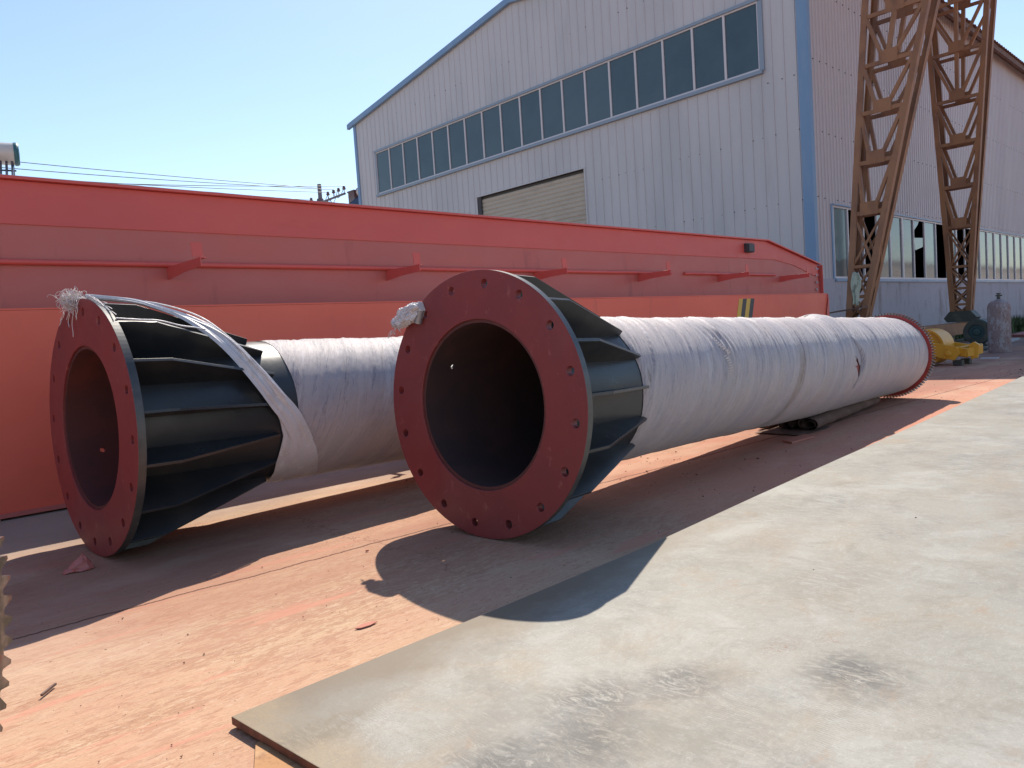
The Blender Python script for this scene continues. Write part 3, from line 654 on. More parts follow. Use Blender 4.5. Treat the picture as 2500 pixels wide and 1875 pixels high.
# ------------------------------------------------------------------ long red girder
gd = empty('box_girder', (8, 8.4, 0), 'long red welded box girder lying behind the wrapped columns', 'girder'); gv = Vector((8, 8.4, 0))
def G_(x, y, z): return (x-8, y-8.4, z)
X0 = -9.0; Yb = 9.55; KU = 0.9288
def U_(x, y, z): return (x*KU-8, 8.87+(y-9.55)*KU-8.4, 1.4+(z-1.4)*KU)
m = MB(); m.prism([U_(X0, Yb, 0), U_(21.2, Yb, .06), U_(21.28, Yb, 2.0), U_(21.1, Yb, 2.86), U_(18.2, Yb, 3.40), U_(X0, Yb, 3.43)], (0, .02, 0)); m.build('web_plate', M_red_shade, gd)
m = MB(); m.prism([U_(X0, Yb+1.1, .06), U_(21.2, Yb+1.1, .06), U_(21.28, Yb+1.1, 2.0), U_(21.1, Yb+1.1, 2.86), U_(18.2, Yb+1.1, 3.40), U_(X0, Yb+1.1, 3.43)], (0, .02, 0)); m.build('web_plate', M_red_shade, gd)
# upper band plate, proud of the web with a lapped lower edge
m = MB(); m.prism([U_(X0, Yb-.016, 2.955), U_(18.6, Yb-.016, 2.945), U_(19.7, Yb-.016, 2.82), U_(20.9, Yb-.016, 2.55), U_(21.18, Yb-.016, 2.53), U_(21.10, Yb-.016, 2.855), U_(18.2, Yb-.016, 3.398), U_(X0, Yb-.016, 3.428)], (0, .015, 0)); m.build('upper_band', M_red, gd, bevel=.002)
# top flange, then a lip coloured pale as its sunlit edge
m = MB(); m.prism([U_(X0, Yb-.09, 3.432), U_(18.25, Yb-.09, 3.402), U_(18.25, Yb+1.2, 3.402), U_(X0, Yb+1.2, 3.432)], (0, 0, .030))
m.prism([U_(18.252, Yb-.09, 3.402), U_(21.2, Yb-.09, 2.850), U_(21.2, Yb+1.2, 2.850), U_(18.252, Yb+1.2, 3.402)], (0.004, 0, .030)); m.build('top_flange', M_red, gd, bevel=.002)
m = MB(); rows = [[], []]; x = X0
while x < 18:
    hh = .004+.011*abs(hn(x*3.1, 1))*(1 if hn(x*.7, 4) > -.1 else .2)
    for q, yy in enumerate((Yb-.088, Yb+.3)): rows[q].append(U_(x, yy, 3.4625-(x+9)*.00108+(hh if q == 0 else hh)))
    x += random.uniform(.03, .14)
m.quad_grid([[(p[0], p[1], p[2]-.02) for p in rows[0]], rows[0], rows[1]])
m.build('sunlit_weld_lip', M_palegrey, gd)  # pale grey stands in for sun on the rough weld edge
# end plate with bolt holes
bmE = outline_plate([(8.79-8.4, .06), (9.93-8.4, .06), (9.93-8.4, 2.74), (8.79-8.4, 2.74)], [circle(.028, 10, 8.92-8.4, zz) for zz in (2.10, 2.29, 2.48, 2.65)], 21.285*KU-8, 21.31*KU-8)
bm_obj('end_plate', bmE, [M_red], gd)
for zz in (2.16, 2.36, 2.56, 2.75):
    m = MB(); m.lathe([(0, .035), (.012, .033), (.014, .02)], U_(21.03, Yb-.017, zz), (0, -1, 0), 10); m.build('bolt', M_palegrey, gd)
# lower box stepping out in front
m = MB(); m.box(G_(X0, 8.4, .035), G_(19.1, 8.42, 1.955)); m.prism([G_(X0, 8.4, 1.957), G_(19.1, 8.4, 1.957), G_(19.1, 8.85, 1.957), G_(X0, 8.85, 1.957)], (0, 0, .018)); o = m.build('lower_box', M_red_bounce, gd, bevel=.002)
m = MB(); m.prism([G_(19.101, 8.37, .035), G_(18.98, 8.37, 1.5), G_(19.14, 8.37, 1.955)], (0, 0.001, 0)); m.prism([G_(19.101, 8.385, .035), G_(19.101, 8.84, .035), G_(19.101, 8.84, 1.95), G_(19.101, 8.385, 1.95)], (.03, 0, 0)); m.build('lower_end_plate', M_red, gd)
m = MB(); m.box(G_(X0, 8.36, .022), G_(19.0, 8.398, .060)); m.build('bottom_flange', M_red_shade, gd)
for x in (0.6, 5.2, 9.8, 14.4, 18.4):
    m = MB(); m.box(G_(x, 8.5, 0), G_(x+.3, 9.7, .0215)); m.build('timber_packing', M_steelrust, gd)
for x in (2.9, 9.1, 15.2):
    m = MB(); m.box(G_(x, 8.3985, .07), G_(x+.004, 8.3998, 1.95)); m.build('plate_seam', M_red_shade, gd)
# stiffener brackets with upright tabs and a conduit
for bx, L_ in ((0.22, .95), (3.386, 1.04), (6.566, .84), (9.728, .80), (12.792, .80), (15.876, .80), (18.906, .80), (-2.9, .9), (-6.1, .9)):
    m = MB(); yb = Yb-.002; zt = 2.515
    m.prism([U_(bx, yb, zt-.155), U_(bx, yb-L_*.5, zt-.115), U_(bx, yb-L_, zt-.100), U_(bx, yb-L_, zt), U_(bx, yb, zt)], (.010, 0, 0))
    m.prism([U_(bx+.010, yb, zt-.010), U_(bx+.010, yb-L_, zt-.010), U_(bx+.010, yb-L_, zt), U_(bx+.010, yb, zt)], (.065, 0, 0))
    o = m.build('bracket', M_red, gd, bevel=.002)
    m = MB(); m.prism([U_(bx-.07, yb-L_+.03, zt+.001), U_(bx+.045, yb-L_+.03, zt+.001), U_(bx+.045, yb-L_+.03, zt+.165), U_(bx-.08, yb-L_+.03, zt+.165)], (0, .008, 0)); m.build('tab', M_red, o)
for a_, b_ in ((X0, 13.95), (14.45, 18.6)):
    m = MB(); m.tube([U_(a_+(b_-a_)*i/20, Yb-.035, 2.545+.006*hn(i*.7, a_)) for i in range(21)], .030, 12); m.build('conduit', M_red, gd, smooth=True)
m = MB(); m.box(U_(17.12, Yb-.12, 3.08), U_(17.42, Yb-.018, 3.30)); m.box(U_(17.14, Yb-.150, 3.10), U_(17.40, Yb-.121, 3.28)); m.build('junction_box', M_blk_stripe, gd, bevel=.006)
# warning stripes painted as thin plates
m = MB()
for i in range(4):
    x0 = 14.60+i*.165; m.prism([G_(x0, 8.3975, 1.36), G_(x0+.163, 8.3975, 1.36), G_(x0+.163+.17, 8.3975, 1.885), G_(x0+.17, 8.3975, 1.885)], (0, -.002, 0), i % 2)
m.build('warning_stripes', [M_yel_stripe, M_blk_stripe], gd)

# ------------------------------------------------------------------ warehouse
BX, BY, YF, EAVE, RIDGE, YM, XE = 29.433, 13.332, 45.3, 16.85, 19.36, 29.3, 95.0
wh = empty('warehouse', (BX, BY, 0), 'large white corrugated steel warehouse with gable end and blue corner trim', 'warehouse')
def B_(x, y, z): return (x-BX, y-BY, z)
KW = 0.888; wh.scale = (KW, KW, KW); wh.location = (BX*KW, BY*KW, 1.4*(1-KW))
def roofz(y): return EAVE + (RIDGE-EAVE)*(1-abs(y-YM)/(YM-BY)) if y < YM else EAVE + (RIDGE-EAVE)*(1-(y-YM)/(YF-YM))
def clad(a0, a1, pitch, rib, dep, zfn, openings, place):
    prof = []; k = 0; a = a0
    while a < a1-1e-6:
        for f, d in ((0, 0), (pitch-rib, 0), (pitch-rib*.8, dep), (pitch-rib*.2, dep)):
            if a+f <= a1: prof.append((a+f, d))
        a += pitch
    prof.append((a1, 0))
    cuts = sorted({o_[0] for o_ in openings} | {o_[1] for o_ in openings})
    for c in cuts:
        for i in range(len(prof)-1):
            if prof[i][0] < c-1e-6 < prof[i+1][0]-1e-6:
                t = (c-prof[i][0])/(prof[i+1][0]-prof[i][0]); prof.insert(i+1, (c, prof[i][1]+t*(prof[i+1][1]-prof[i][1]))); break
    m = MB()
    for i in range(len(prof)-1):
        (p, dp), (q, dq) = prof[i], prof[i+1]; mid = (p+q)/2
        ints = [(zfn(0, p)[0], None)]; lo = zfn(0, mid)[0]
        segs = [[lo, 'top']]
        ops = sorted([(o_[2], o_[3]) for o_ in openings if o_[0]-1e-6 <= mid <= o_[1]+1e-6])
        cur = lo
        for z0, z1 in ops:
            if z0 > cur: m.poly([place(p, dp, cur), place(q, dq, cur), place(q, dq, z0), place(p, dp, z0)])
            cur = z1
        m.poly([place(p, dp, cur), place(q, dq, cur), place(q, dq, zfn(0, q)[1]), place(p, dp, zfn(0, p)[1])])
    return m
WY0, WY1, WZ0, WZ1 = 15.30, 42.90, 11.52, 14.22; DY0, DY1, DZ = 24.90, 33.08, 9.52
m = clad(BY, YF, 0.5, 0.07, 0.030, lambda _, y: (-0.2, roofz(y)), [(WY0, WY1, WZ0, WZ1), (DY0, DY1, -1, DZ)], lambda y, d, z: B_(BX-d, y, z))
m.build('gable_wall', M_clad, wh)
SX0, SX1, SZ0, SZ1 = 31.0, 61.8, 2.93, 5.86
m = clad(BX, XE, 0.30, 0.12, 0.035, lambda _, x: (2.89, EAVE), [(SX0, SX1, 2.85, SZ1), (63.2, 93, 2.85, SZ1)], lambda x, d, z: B_(x, BY-d, z))
m.build('side_wall', M_clad2, wh)
m = MB(); m.box(B_(BX-.04, BY-.10, -.25), B_(XE, BY+.15, 2.885)); m.build('plinth', M_plinth, wh)
m = MB(); m.poly([B_(BX, YF, 0), B_(XE, YF, 0), B_(XE, YF, EAVE), B_(BX, YF, EAVE)]); m.poly([B_(XE, BY, 0), B_(XE, YF, 0), B_(XE, YF, EAVE), B_(XE, YM, RIDGE), B_(XE, BY, EAVE)]); m.build('rear_wall', M_clad2, wh)
m = MB(); m.poly([B_(BX+.3, BY+.3, .02), B_(XE, BY+.3, .02), B_(XE, YF, .02), B_(BX+.3, YF, .02)]); m.poly([B_(BX+9, BY+.5, 0), B_(BX+9, YF, 0), B_(BX+9, YF, 10), B_(BX+9, BY+.5, 10)]); m.build('interior_floor', M_dark, wh)
# roof sheets with corrugated eave
m = MB()
for (y0, z0, y1, z1) in ((BY-.75, EAVE-.10, YM, RIDGE+.04), (YM, RIDGE+.04, YF+.5, EAVE-.06)):
    rows = [[], []]; x = BX-.22; k = 0
    while x < XE+.3:
        dz = .05 if k % 4 in (1, 2) else 0; rows[0].append(B_(x, y0, z0+dz)); rows[1].append(B_(x, y1, z1+dz)); x += .14 if k % 2 else .10; k += 1
    m.quad_grid(rows)
m.build('roof', M_roof, wh)
m = MB()
m.prism([B_(BX-.24, YF+.55, EAVE-.42), B_(BX-.24, YF+.55, EAVE-.10), B_(BX-.24, YM, RIDGE+.06), B_(BX-.24, BY-.6, EAVE-.03), B_(BX-.24, BY-.6, EAVE-.35), B_(BX-.24, YM, RIDGE-.26)], (.20, 0, 0)); m.build('verge_trim', M_trim, wh)
m = MB(); m.box(B_(BX-.05, BY-.62, EAVE-.42), B_(XE, BY-.45, EAVE-.13)); m.build('gutter', M_steelrust, wh)
m = MB(); m.box(B_(BX-.085, BY-.060, 2.0), B_(BX+.18, BY+.37, EAVE-.1)); m.build('corner_trim', M_trim, wh)
m = MB(); m.box(B_(BX-.07, YF-.22, 0), B_(BX+.1, YF+.05, EAVE-.1)); m.build('corner_trim', M_trim, wh)
# gable window band
wb = MB(); d0 = BX-.07
wb.box(B_(d0-.05, WY0-.20, WZ1+.002), B_(BX+.05, WY1+.12, WZ1+.13)); wb.box(B_(d0-.10, WY0-.14, WZ0-.20), B_(BX+.05, WY1+.14, WZ0-.06)); wb.box(B_(d0, WY0-.20, WZ0-.058), B_(BX+.05, WY0-.002, WZ1)); wb.box(B_(d0, WY1+.002, WZ0-.058), B_(BX+.05, WY1+.12, WZ1))
bd = wb.build('window_band', M_trimgrey, wh)
fr = MB(); fr.box(B_(BX-.05, WY0, WZ0-.056), B_(BX+.03, WY1, WZ0+.05)); fr.box(B_(BX-.05, WY0, WZ1-.07), B_(BX+.03, WY1, WZ1))
n = 18; dy = (WY1-WY0)/n
for i in range(n+1):
    y = WY0+i*dy; wdt = .05 if 0 < i < n else .04; fr.box(B_(BX-.055, max(WY0, y-wdt), WZ0+.0505), B_(BX+.03, min(WY1, y+wdt), WZ1-.0705))
fr.build('mullions', M_mull, bd)
for i in range(n):
    p = MB(); y = WY0+i*dy; tl = random.uniform(-.012, .012); p.prism([B_(BX+tl*.4, y+.051, WZ0+.051), B_(BX-tl*.4, y+dy-.051, WZ0+.051), B_(BX-tl*.4, y+dy-.051, WZ1-.071), B_(BX+tl*.4, y+.051, WZ1-.071)], (.006, 0, 0)); p.build('pane', M_glass, bd)
# roller shutter
m = MB(); rows = []; z = 0.0; k = 0
prof = []
while z < DZ-.25:
    prof += [(z, 0), (z+.05, .035), (z+.17, .04), (z+.22, 0)]; z += .235
m.quad_grid([[B_(BX+.16-d, DY0+.02, z_) for z_, d in prof], [B_(BX+.16-d, DY1-.25, z_) for z_, d in prof]]); m.build('roller_shutter', M_shut, wh)
m = MB(); m.box(B_(BX+.02, DY1-.30, 0), B_(BX+.35, DY1-.001, DZ-.001)); m.box(B_(BX+.17, DY0, DZ-.3), B_(BX+.4, DY1, DZ-.002)); m.box(B_(BX-.0, DY0-.0, 0), B_(BX+.3, DY0+.05, DZ-.31)); m.build('door_jamb', M_dark, wh)
m = MB(); m.box(B_(BX-.06, DY0-.1, DZ+.002), B_(BX+.02, DY1+.1, DZ+.06)); m.box(B_(BX-.055, DY0-.09, 0), B_(BX+.02, DY0-.001, DZ+.001)); m.build('door_flashing', M_clad, wh)
# side window band
sb = MB(); sb.box(B_(SX0-.12, BY-.16, SZ0-.16), B_(SX1+.2, BY+.05, SZ0-.04)); sb.box(B_(SX0-.14, BY-.075, SZ0-.038), B_(SX0, BY+.05, SZ1+.04)); sb.box(B_(SX0+.001, BY-.12, SZ1+.001), B_(SX1+.2, BY-.02, SZ1+.05)); sb.box(B_(SX1+.001, BY-.07, SZ0-.038), B_(SX1+.15, BY+.05, SZ1))
sbd = sb.build('window_band', M_trim, wh)
edges = [31.0, 32.46, 34.08, 35.6, 37.14, 38.68, 40.16, 41.71, 43.36, 45.1, 46.7, 48.2, 49.7, 51.0, 52.48, 54.03, 55.57, 57.18, 58.77, 60.4, 61.8]
kinds = 'wobwggdwowbogggggggw'
fr = MB(); fr.box(B_(SX0, BY-.05, SZ0-.039), B_(SX1, BY+.02, SZ0+.05)); fr.box(B_(SX0, BY-.05, SZ1-.08), B_(SX1, BY+.02, SZ1))
for i, x in enumerate(edges): wd = .055 if i % 5 else .10; fr.box(B_(max(SX0, x-wd), BY-.055, SZ0+.0505), B_(min(SX1, x+wd), BY+.02, SZ1-.0805))
fr.build('mullions', M_mull, sbd)
for i, kd in enumerate(kinds):
    if kd in 'ob': continue
    p = MB(); x0, x1 = edges[i]+.056, edges[i+1]-.056; tl = random.uniform(-.01, .01)
    if kd == 'd':   # broken pane: jagged remains
        zt = SZ1-.081; zb = SZ0+.051
        p.prism([B_(x0, BY, zt), B_(x0+.1, BY, zt-.5), B_(x0+(x1-x0)*.45, BY, zt-.2), B_(x0+(x1-x0)*.6, BY, zt)], (0, .006, 0))
        p.prism([B_(x0+.2, BY-.01, zb+1.35), B_(x1-.15, BY-.01, zb+1.55), B_(x1-.1, BY-.01, zb+2.0), B_(x0+.1, BY-.01, zb+1.95)], (0, .006, 0)); p.build('pane', M_glass2, sbd); continue
    p.prism([B_(x0, BY+tl*.4, SZ0+.051), B_(x1, BY-tl*.4, SZ0+.051), B_(x1, BY-tl*.4, SZ1-.081), B_(x0, BY+tl*.4, SZ1-.081)], (0, .006, 0)); p.build('pane', M_glass2 if kd == 'w' else M_glass3, sbd)
sb2 = MB(); sb2.box(B_(63.2, BY-.02, 2.91), B_(93, BY+.02, SZ1)); sb2.build('window_band', M_glass3, wh)
# screw rows
sc_ = MB()
def dot(x, y, z, nx): 
    r = .017; sc_.box((x-r-(.012 if nx else 0)-BX, y-r-(0 if nx else .012)-BY, z-r), (x+r-BX, y+r-BY, z+r))
for zr in (2.4, 6.03, 8.78, 16.2):
    y = BY+.45
    while y < YF-.3:
        if not (DY0-.2 < y < DY1+.2 and zr < DZ) and random.random() > (.3 if y < 24 else .75): dot(BX-.005, y+random.uniform(-.05, .05), zr+random.uniform(-.02, .02), 1)
        y += .5
for zr in (10.9,):
    for y in (13.9, 14.4, 15.0): dot(BX-.005, y, zr, 1)
for zr in (8.7, 11.46, 6.1, 14.2):
    x = BX+.4
    while x < 80:
        if random.random() > .15: dot(x, BY-.005, zr+random.uniform(-.02, .02), 0)
        x += .6
sc_.build('screw_row', M_gasket, wh)['kind'] = 'stuff'

# grass verge along the side wall
gr = MB()
rnd = random.Random(3)
for i in range(15000):
    x = 26 + rnd.random()**1.6*52; y = 11.72 - rnd.random()*2.4*(0.4+.6*hn(x*.15, 2, 2)+.3); h = (.20+.45*rnd.random())*(1.0+.6*hn(x*.3, y*.3))
    a = rnd.uniform(0, pi); wd = .035+.03*rnd.random(); lx = rnd.uniform(-.25, .25); ly = rnd.uniform(-.25, .25)
    gr.poly([(x-wd*cos(a), y-wd*sin(a), 0.01), (x+wd*cos(a), y+wd*sin(a), 0.01), (x+lx*h*.5+wd*.5, y+ly*h*.5, h*.6), (x+lx*h, y+ly*h, h)])
o = gr.build('grass', M_grass); tag(o, 'unkempt green grass along the foot of the warehouse side wall', 'grass', kind='stuff')
so2 = MB(); so2.quad_grid([[(x, y, .012+.20*max(0, (y-9.9)/3)) for y in (9.8, 10.2, 10.7, 11.2, 11.74)] for x in range(27, 97, 3)]); tag(so2.build('soil', M_soil, smooth=True), 'weedy strip of soil beside the warehouse', None, kind='structure')

# ------------------------------------------------------------------ lattice gantry crane
cr_ = empty('gantry_crane', (28.3, 9.4, 0), 'tall brown lattice gantry crane standing on two legs beside the warehouse', 'gantry crane')
def C_(x, y, z): return Vector((x-28.3, y-9.4, z))
def leg(X0_, mslope, L0, L1, Rr0, Rr1, zt, rungs, plates, nstrut, xlevels, z0):
    """front-face chords: L0/L1 = (z, y) of the +y chord, R = of the -y chord"""
    def yl(z): return L0[1]+(L1[1]-L0[1])*(z-L0[0])/(L1[0]-L0[0])
    def yr(z): return Rr0[1]+(Rr1[1]-Rr0[1])*(z-Rr0[0])/(Rr1[0]-Rr0[0])
    def xf(z): return X0_ + mslope*(z-.8)
    def dep(z): return .34 + .045*(z-1)
    ch = MB(); cw = .17
    for fy, sg in ((yl, -1), (yr, 1)):
        for back in (0, 1):
            def P(z): return C_(xf(z)+back*dep(z), fy(z)+sg*cw/2, z)
            a, b = P(z0), P(zt); ch.beam(a, b, cw, .10, up=(1, 0, 0)); 
            off = Vector((.07 if not back else -.07, -sg*cw/2*.0, 0)); ch.beam(a+off+Vector((0, -sg*(cw/2-.008), 0)), b+off+Vector((0, -sg*(cw/2-.008), 0)), .014, .14, up=(1, 0, 0))
    lg = ch.build('leg', M_crane, cr_)
    for back in (0, 1):
        bx = lambda z: xf(z) + back*dep(z) + (-.005 if not back else .005)
        for z in rungs:
            m = MB(); m.beam(C_(bx(z), yl(z)-.03, z), C_(bx(z), yr(z)+.03, z), .07, .12 if z > 3.5 else .09); m.build('rung', M_crane, lg)
        for z, ztop in plates:
            ym = (yl(z)+yr(z))/2; x = bx(z); w_ = min(.26, (yl(z)-yr(z))*.25)
            m = MB(); m.prism([C_(x-.065, ym-w_, z-.17), C_(x-.065, ym+w_, z-.17), C_(x-.065, ym+w_, z+.22), C_(x-.065, ym-w_, z+.22)], (.014, 0, 0)); m.build('gusset_plate', M_crane, lg)
            for fy, sg in ((yl, 1), (yr, -1)):
                m = MB(); m.beam(C_(x+.005, ym+sg*w_*.7, z+.08), C_(bx(ztop)+.005, fy(ztop)-sg*.15, ztop), .10, .10, up=(1, 0, 0)); m.build('brace', M_crane, lg)
        for z, zt_ in nstrut:
            m = MB(); m.beam(C_(bx(z)+.01, (yl(z)+yr(z))/2, z+.15), C_(bx(zt_)+.01, (yl(zt_)+yr(zt_))/2, zt_), .12, .12, up=(1, 0, 0)); m.build('strut', M_crane, lg)
        for za, zb in xlevels:
            for s_ in (0, 1):
                f1, f2 = (yl, yr) if s_ else (yr, yl); q = .12 if s_ else -.12
                m = MB(); m.beam(C_(bx(za)+s_*.02, f1(za)-q, za), C_(bx(zb)+s_*.02, f2(zb)+q, zb), .06, .05, up=(1, 0, 0)); m.build('brace', M_crane, lg)
    # side lacing between the two faces
    z = z0+.3; k = 0
    while z < 3.2:
        for fy, sg in ((yl, -1), (yr, 1)):
            m = MB(); za, zb = (z, z+.75) if k % 2 else (z+.75, z); m.beam(C_(xf(za)+.04, fy(za)+sg*.02, za), C_(xf(zb)+dep(zb)-.04, fy(zb)+sg*.02, zb), .05, .05, up=(0, 1, 0)); m.build('lacing', M_crane, lg)
        z += .8; k += 1
    return xf, yl, yr
l1 = leg(23.136, .15, (1.35, 9.65), (10.96, 9.40), (1.37, 9.04), (10.25, 7.50), 15.0, [10.36, 8.85, 7.41, 5.91, 4.40, 2.81, 1.91, 11.9, 13.4], [(10.45, 11.8), (8.95, 10.3), (7.5, 8.8), (6.0, 7.35), (4.5, 5.85), (12.0, 13.3)], [(8.95, 10.35), (10.45, 11.9), (12.0, 13.4)], [(2.85, 4.3), (1.95, 2.75), (1.3, 1.88)], 0.82)
l2 = leg(33.27, -.10, (1.23, 9.74), (11.38, 9.99), (1.18, 9.03), (12.28, 7.86), 15.0, [12.6, 10.86, 9.16, 7.59, 6.0, 4.48, 2.97, 2.13, 1.5, 14.0], [(12.7, 13.9), (11.0, 12.5), (9.3, 10.8), (7.7, 9.1), (6.1, 7.5), (4.6, 5.9)], [(9.3, 10.9), (11.0, 12.6), (12.7, 14)], [(3.0, 4.4), (2.15, 2.9), (1.55, 2.1), (1.0, 1.45)], 0.95)
for xf, yl, yr in (l1, l2):
    m = MB()
    for zz in (0.80,):
        x = xf(zz)
        y0, y1 = yr(1.2), yl(1.2); m.prism([C_(x-.12, y0-.10, .82), C_(x-.12, y1+.10, .82), C_(x-.12, y1+.22, .98), C_(x-.12, y1+.02, 1.24), C_(x-.12, y0-.02, 1.24), C_(x-.12, y0-.22, .98)], (.6, 0, 0))
    m.build('leg_shoe', M_greasy, cr_)
m = MB(); m.box(C_(22.3, 9.14, .36), C_(34.8, 9.62, .80)); m.build('end_carriage', M_crane, cr_)
for x in (22.9, 25.0, 31.9, 34.1):
    m = MB(); m.lathe([(0, .20), (.02, .28), (.05, .28), (.06, .24), (.14, .24), (.15, .28), (.18, .28), (.20, .2)], C_(x, 9.28, .285), (0, 1, 0), 28); m.build('wheel', M_greasy, cr_, smooth=True)
for hy in (7.6, 8.7):
    m = MB(); m.box(C_(24.2, hy, 15.0), C_(33.2, hy+.6, 15.9)); m.build('head_beam', M_crane, cr_)
m = MB(); m.box((5, 9.33, 0), (75, 9.43, .012)); m.box((5, 9.355, .012), (75, 9.405, .05)); tag(m.build('crane_rail', M_steelrust), 'steel rail on the ground under the gantry crane wheels', 'rail')

# rag hanging on the near leg, plate resting at its foot
m = MB(); rows = []
for i in range(16):
    t = i/15; row = []
    for j in range(10):
        q = j/9-.5; row.append((23.02-.03*sin(q*9+t*4), 9.24+(.13+.04*sin(t*6))*q*2*(.7+.3*sin(pi*t)) + .03*t, 2.62-.95*t + .03*sin(q*7)))
    rows.append(row)
m.quad_grid(rows); o = m.build('hanging_rag', M_bag, smooth=True); tag(o, 'pale green rag hanging from the nearer crane leg', 'rag'); sm_ = o.modifiers.new('t', 'SOLIDIFY'); sm_.thickness = .02
m = MB(); m.prism([(22.6, 10.25, 1.42), (22.55, 9.6, 1.50), (22.7, 8.95, 1.56), (23.1, 8.95, 1.58), (23.08, 9.9, 1.50)], (0, 0, .03)); tag(m.build('loose_plate', M_steelrust), 'thin rusty plate resting across the foot of the nearer crane leg', 'metal plate')

# ------------------------------------------------------------------ yellow roller
yr_ = empty('yellow_roller', (20.4, 6.3, 0), 'yellow steel drum roller with towing frame beyond the gear ring', 'roller'); Yv = Vector((20.4, 6.3, 0))
def Y_(x, y, z): return Vector((x, y, z))-Yv
m = MB(); m.lathe([(0.0, .40), (0.0, .45), (.80, .45), (.80, .40), (.76, .40), (.74, .10)], Y_(20.3, 6.56, .455), (1, 0, 0), 56, cap=False); m.lathe([(.05, .40), (.052, .09), (.02, .088), (.02, .01)], Y_(20.3, 6.56, .455), (1, 0, 0), 40, cap=False); m.build('drum', M_yellow, yr_, smooth=True)
for x, w_ in ((20.16, .05), (21.16, .05)):
    m = MB(); m.prism([Y_(x, 6.85, .72), Y_(x, 6.42, .60), Y_(x, 5.80, .46), Y_(x, 5.72, .30), Y_(x, 5.86, .13), Y_(x, 6.35, .24), Y_(x, 6.85, .36)], (w_, 0, 0)); m.build('side_plate', M_yellow, yr_, bevel=.006)
m = MB(); m.lathe([(0, .075), (.035, .075), (.045, .05), (.05, .05), (.055, .01)], Y_(20.155, 5.98, .30), (-1, 0, 0), 20); m.lathe([(0, .028), (.03, .026)], Y_(20.155, 6.04, .42), (-1, 0, 0), 10); m.lathe([(0, .028), (.03, .026)], Y_(20.155, 6.05, .22), (-1, 0, 0), 10); m.build('pin', M_yellow, yr_, smooth=True)
m = MB(); m.box(Y_(20.211, 5.72, .25), Y_(21.159, 5.84, .45)); m.build('cross_member', M_yellow, yr_, bevel=.01)
m = MB(); pts_ = [Y_(20.25, 5.76, .33), Y_(20.2, 5.60, .31), Y_(20.35, 5.47, .33), Y_(20.7, 5.42, .36), Y_(21.0, 5.50, .38), Y_(21.1, 5.70, .38)]
for i in range(5): m.beam(pts_[i], pts_[i+1]+(pts_[i+1]-pts_[i])*.06, .07, .20)
m.prism([Y_(20.30, 5.40, .18), Y_(20.30, 5.54, .14), Y_(20.30, 5.58, .50), Y_(20.30, 5.46, .56), Y_(20.30, 5.36, .48)], (.10, 0, 0)); m.build('tow_hook', M_yellow, yr_, bevel=.012)
for fx in (20.25, 20.85):
    m = MB(); m.box(Y_(fx, 5.72, 0), Y_(fx+.2, 5.92, .13)); m.build('foot', M_greasy, yr_, bevel=.01)
m = MB(); m.prism([(20.1, 6.35, 0), (20.3, 6.25, 0), (20.35, 6.95, 0), (20.05, 7.0, 0)], (0, 0, .09)); tag(m.build('timber_block', M_steelrust, bevel=.02), 'dark timber block wedged under the yellow roller drum', 'block')
m = MB(); m.prism([(18.4, 6.0, 0), (18.75, 5.95, 0), (18.7, 6.2, 0), (18.45, 6.2, 0)], (0, 0, .11)); tag(m.build('timber_block', M_steelrust, bevel=.02), 'grey brown timber block on the ground beside the gear ring', 'block')
# green motor
gm = empty('green_motor', (29.9, 7.95, 0), 'dark green round motor housing on the ground behind the yellow roller', 'motor'); gvv = Vector((29.9, 7.95, 0))
m = MB(); m.lathe([(0, .30), (.0, .40), (.05, .44), (.35, .44), (.42, .36), (.42, .05)], Vector((0, 0, .50)), (1, 0, 0), 40); m.lathe([(0, .14), (-.05, .12), (-.06, .04)], Vector((0, 0, .50)), (1, 0, 0), 20); m.build('housing', M_green, gm, smooth=True)
m = MB(); m.lathe([(-.012, .38), (-.06, .42), (-.062, .26), (-.010, .25)], Vector((0, 0, .50)), (1, 0, 0), 40, cap=False); m.build('rim', M_greasy, gm, smooth=True)
m = MB(); m.box((-.05, -.30, 0), (.45, .30, .075)); m.build('base', M_greasy, gm, bevel=.01)

# gas cylinder
gc = empty('gas_cylinder', (25.65, 6.24, 0), 'tall weathered grey and maroon gas cylinder standing upright at the right', 'gas cylinder')
m = MB(); r = .295; m.lathe([(.06, r*.98), (.09, r), (1.30, r), (1.38, r*.97), (1.45, r*.86), (1.50, r*.66), (1.525, r*.40), (1.56, .05)], (0, 0, 0), (0, 0, 1), 40); m.build('body', M_gas, gc, smooth=True)
m = MB(); m.lathe([(0, r*1.0), (.0, r*1.01), (.22, r*1.015), (.225, r)], (0, 0, 0), (0, 0, 1), 40, cap=False); m.build('foot_ring', M_gas, gc, smooth=True)
m = MB(); m.lathe([(1.55, .05), (1.62, .045), (1.63, .03), (1.70, .03)], (0, 0, 0), (0, 0, 1), 16); m.beam((0, -.09, 1.66), (0, .07, 1.66), .045, .045); m.lathe([(1.70, .02), (1.705, .06), (1.73, .06), (1.74, .02)], (0, 0, 0), (0, 0, 1), 14); m.build('valve', M_greasy, gc)

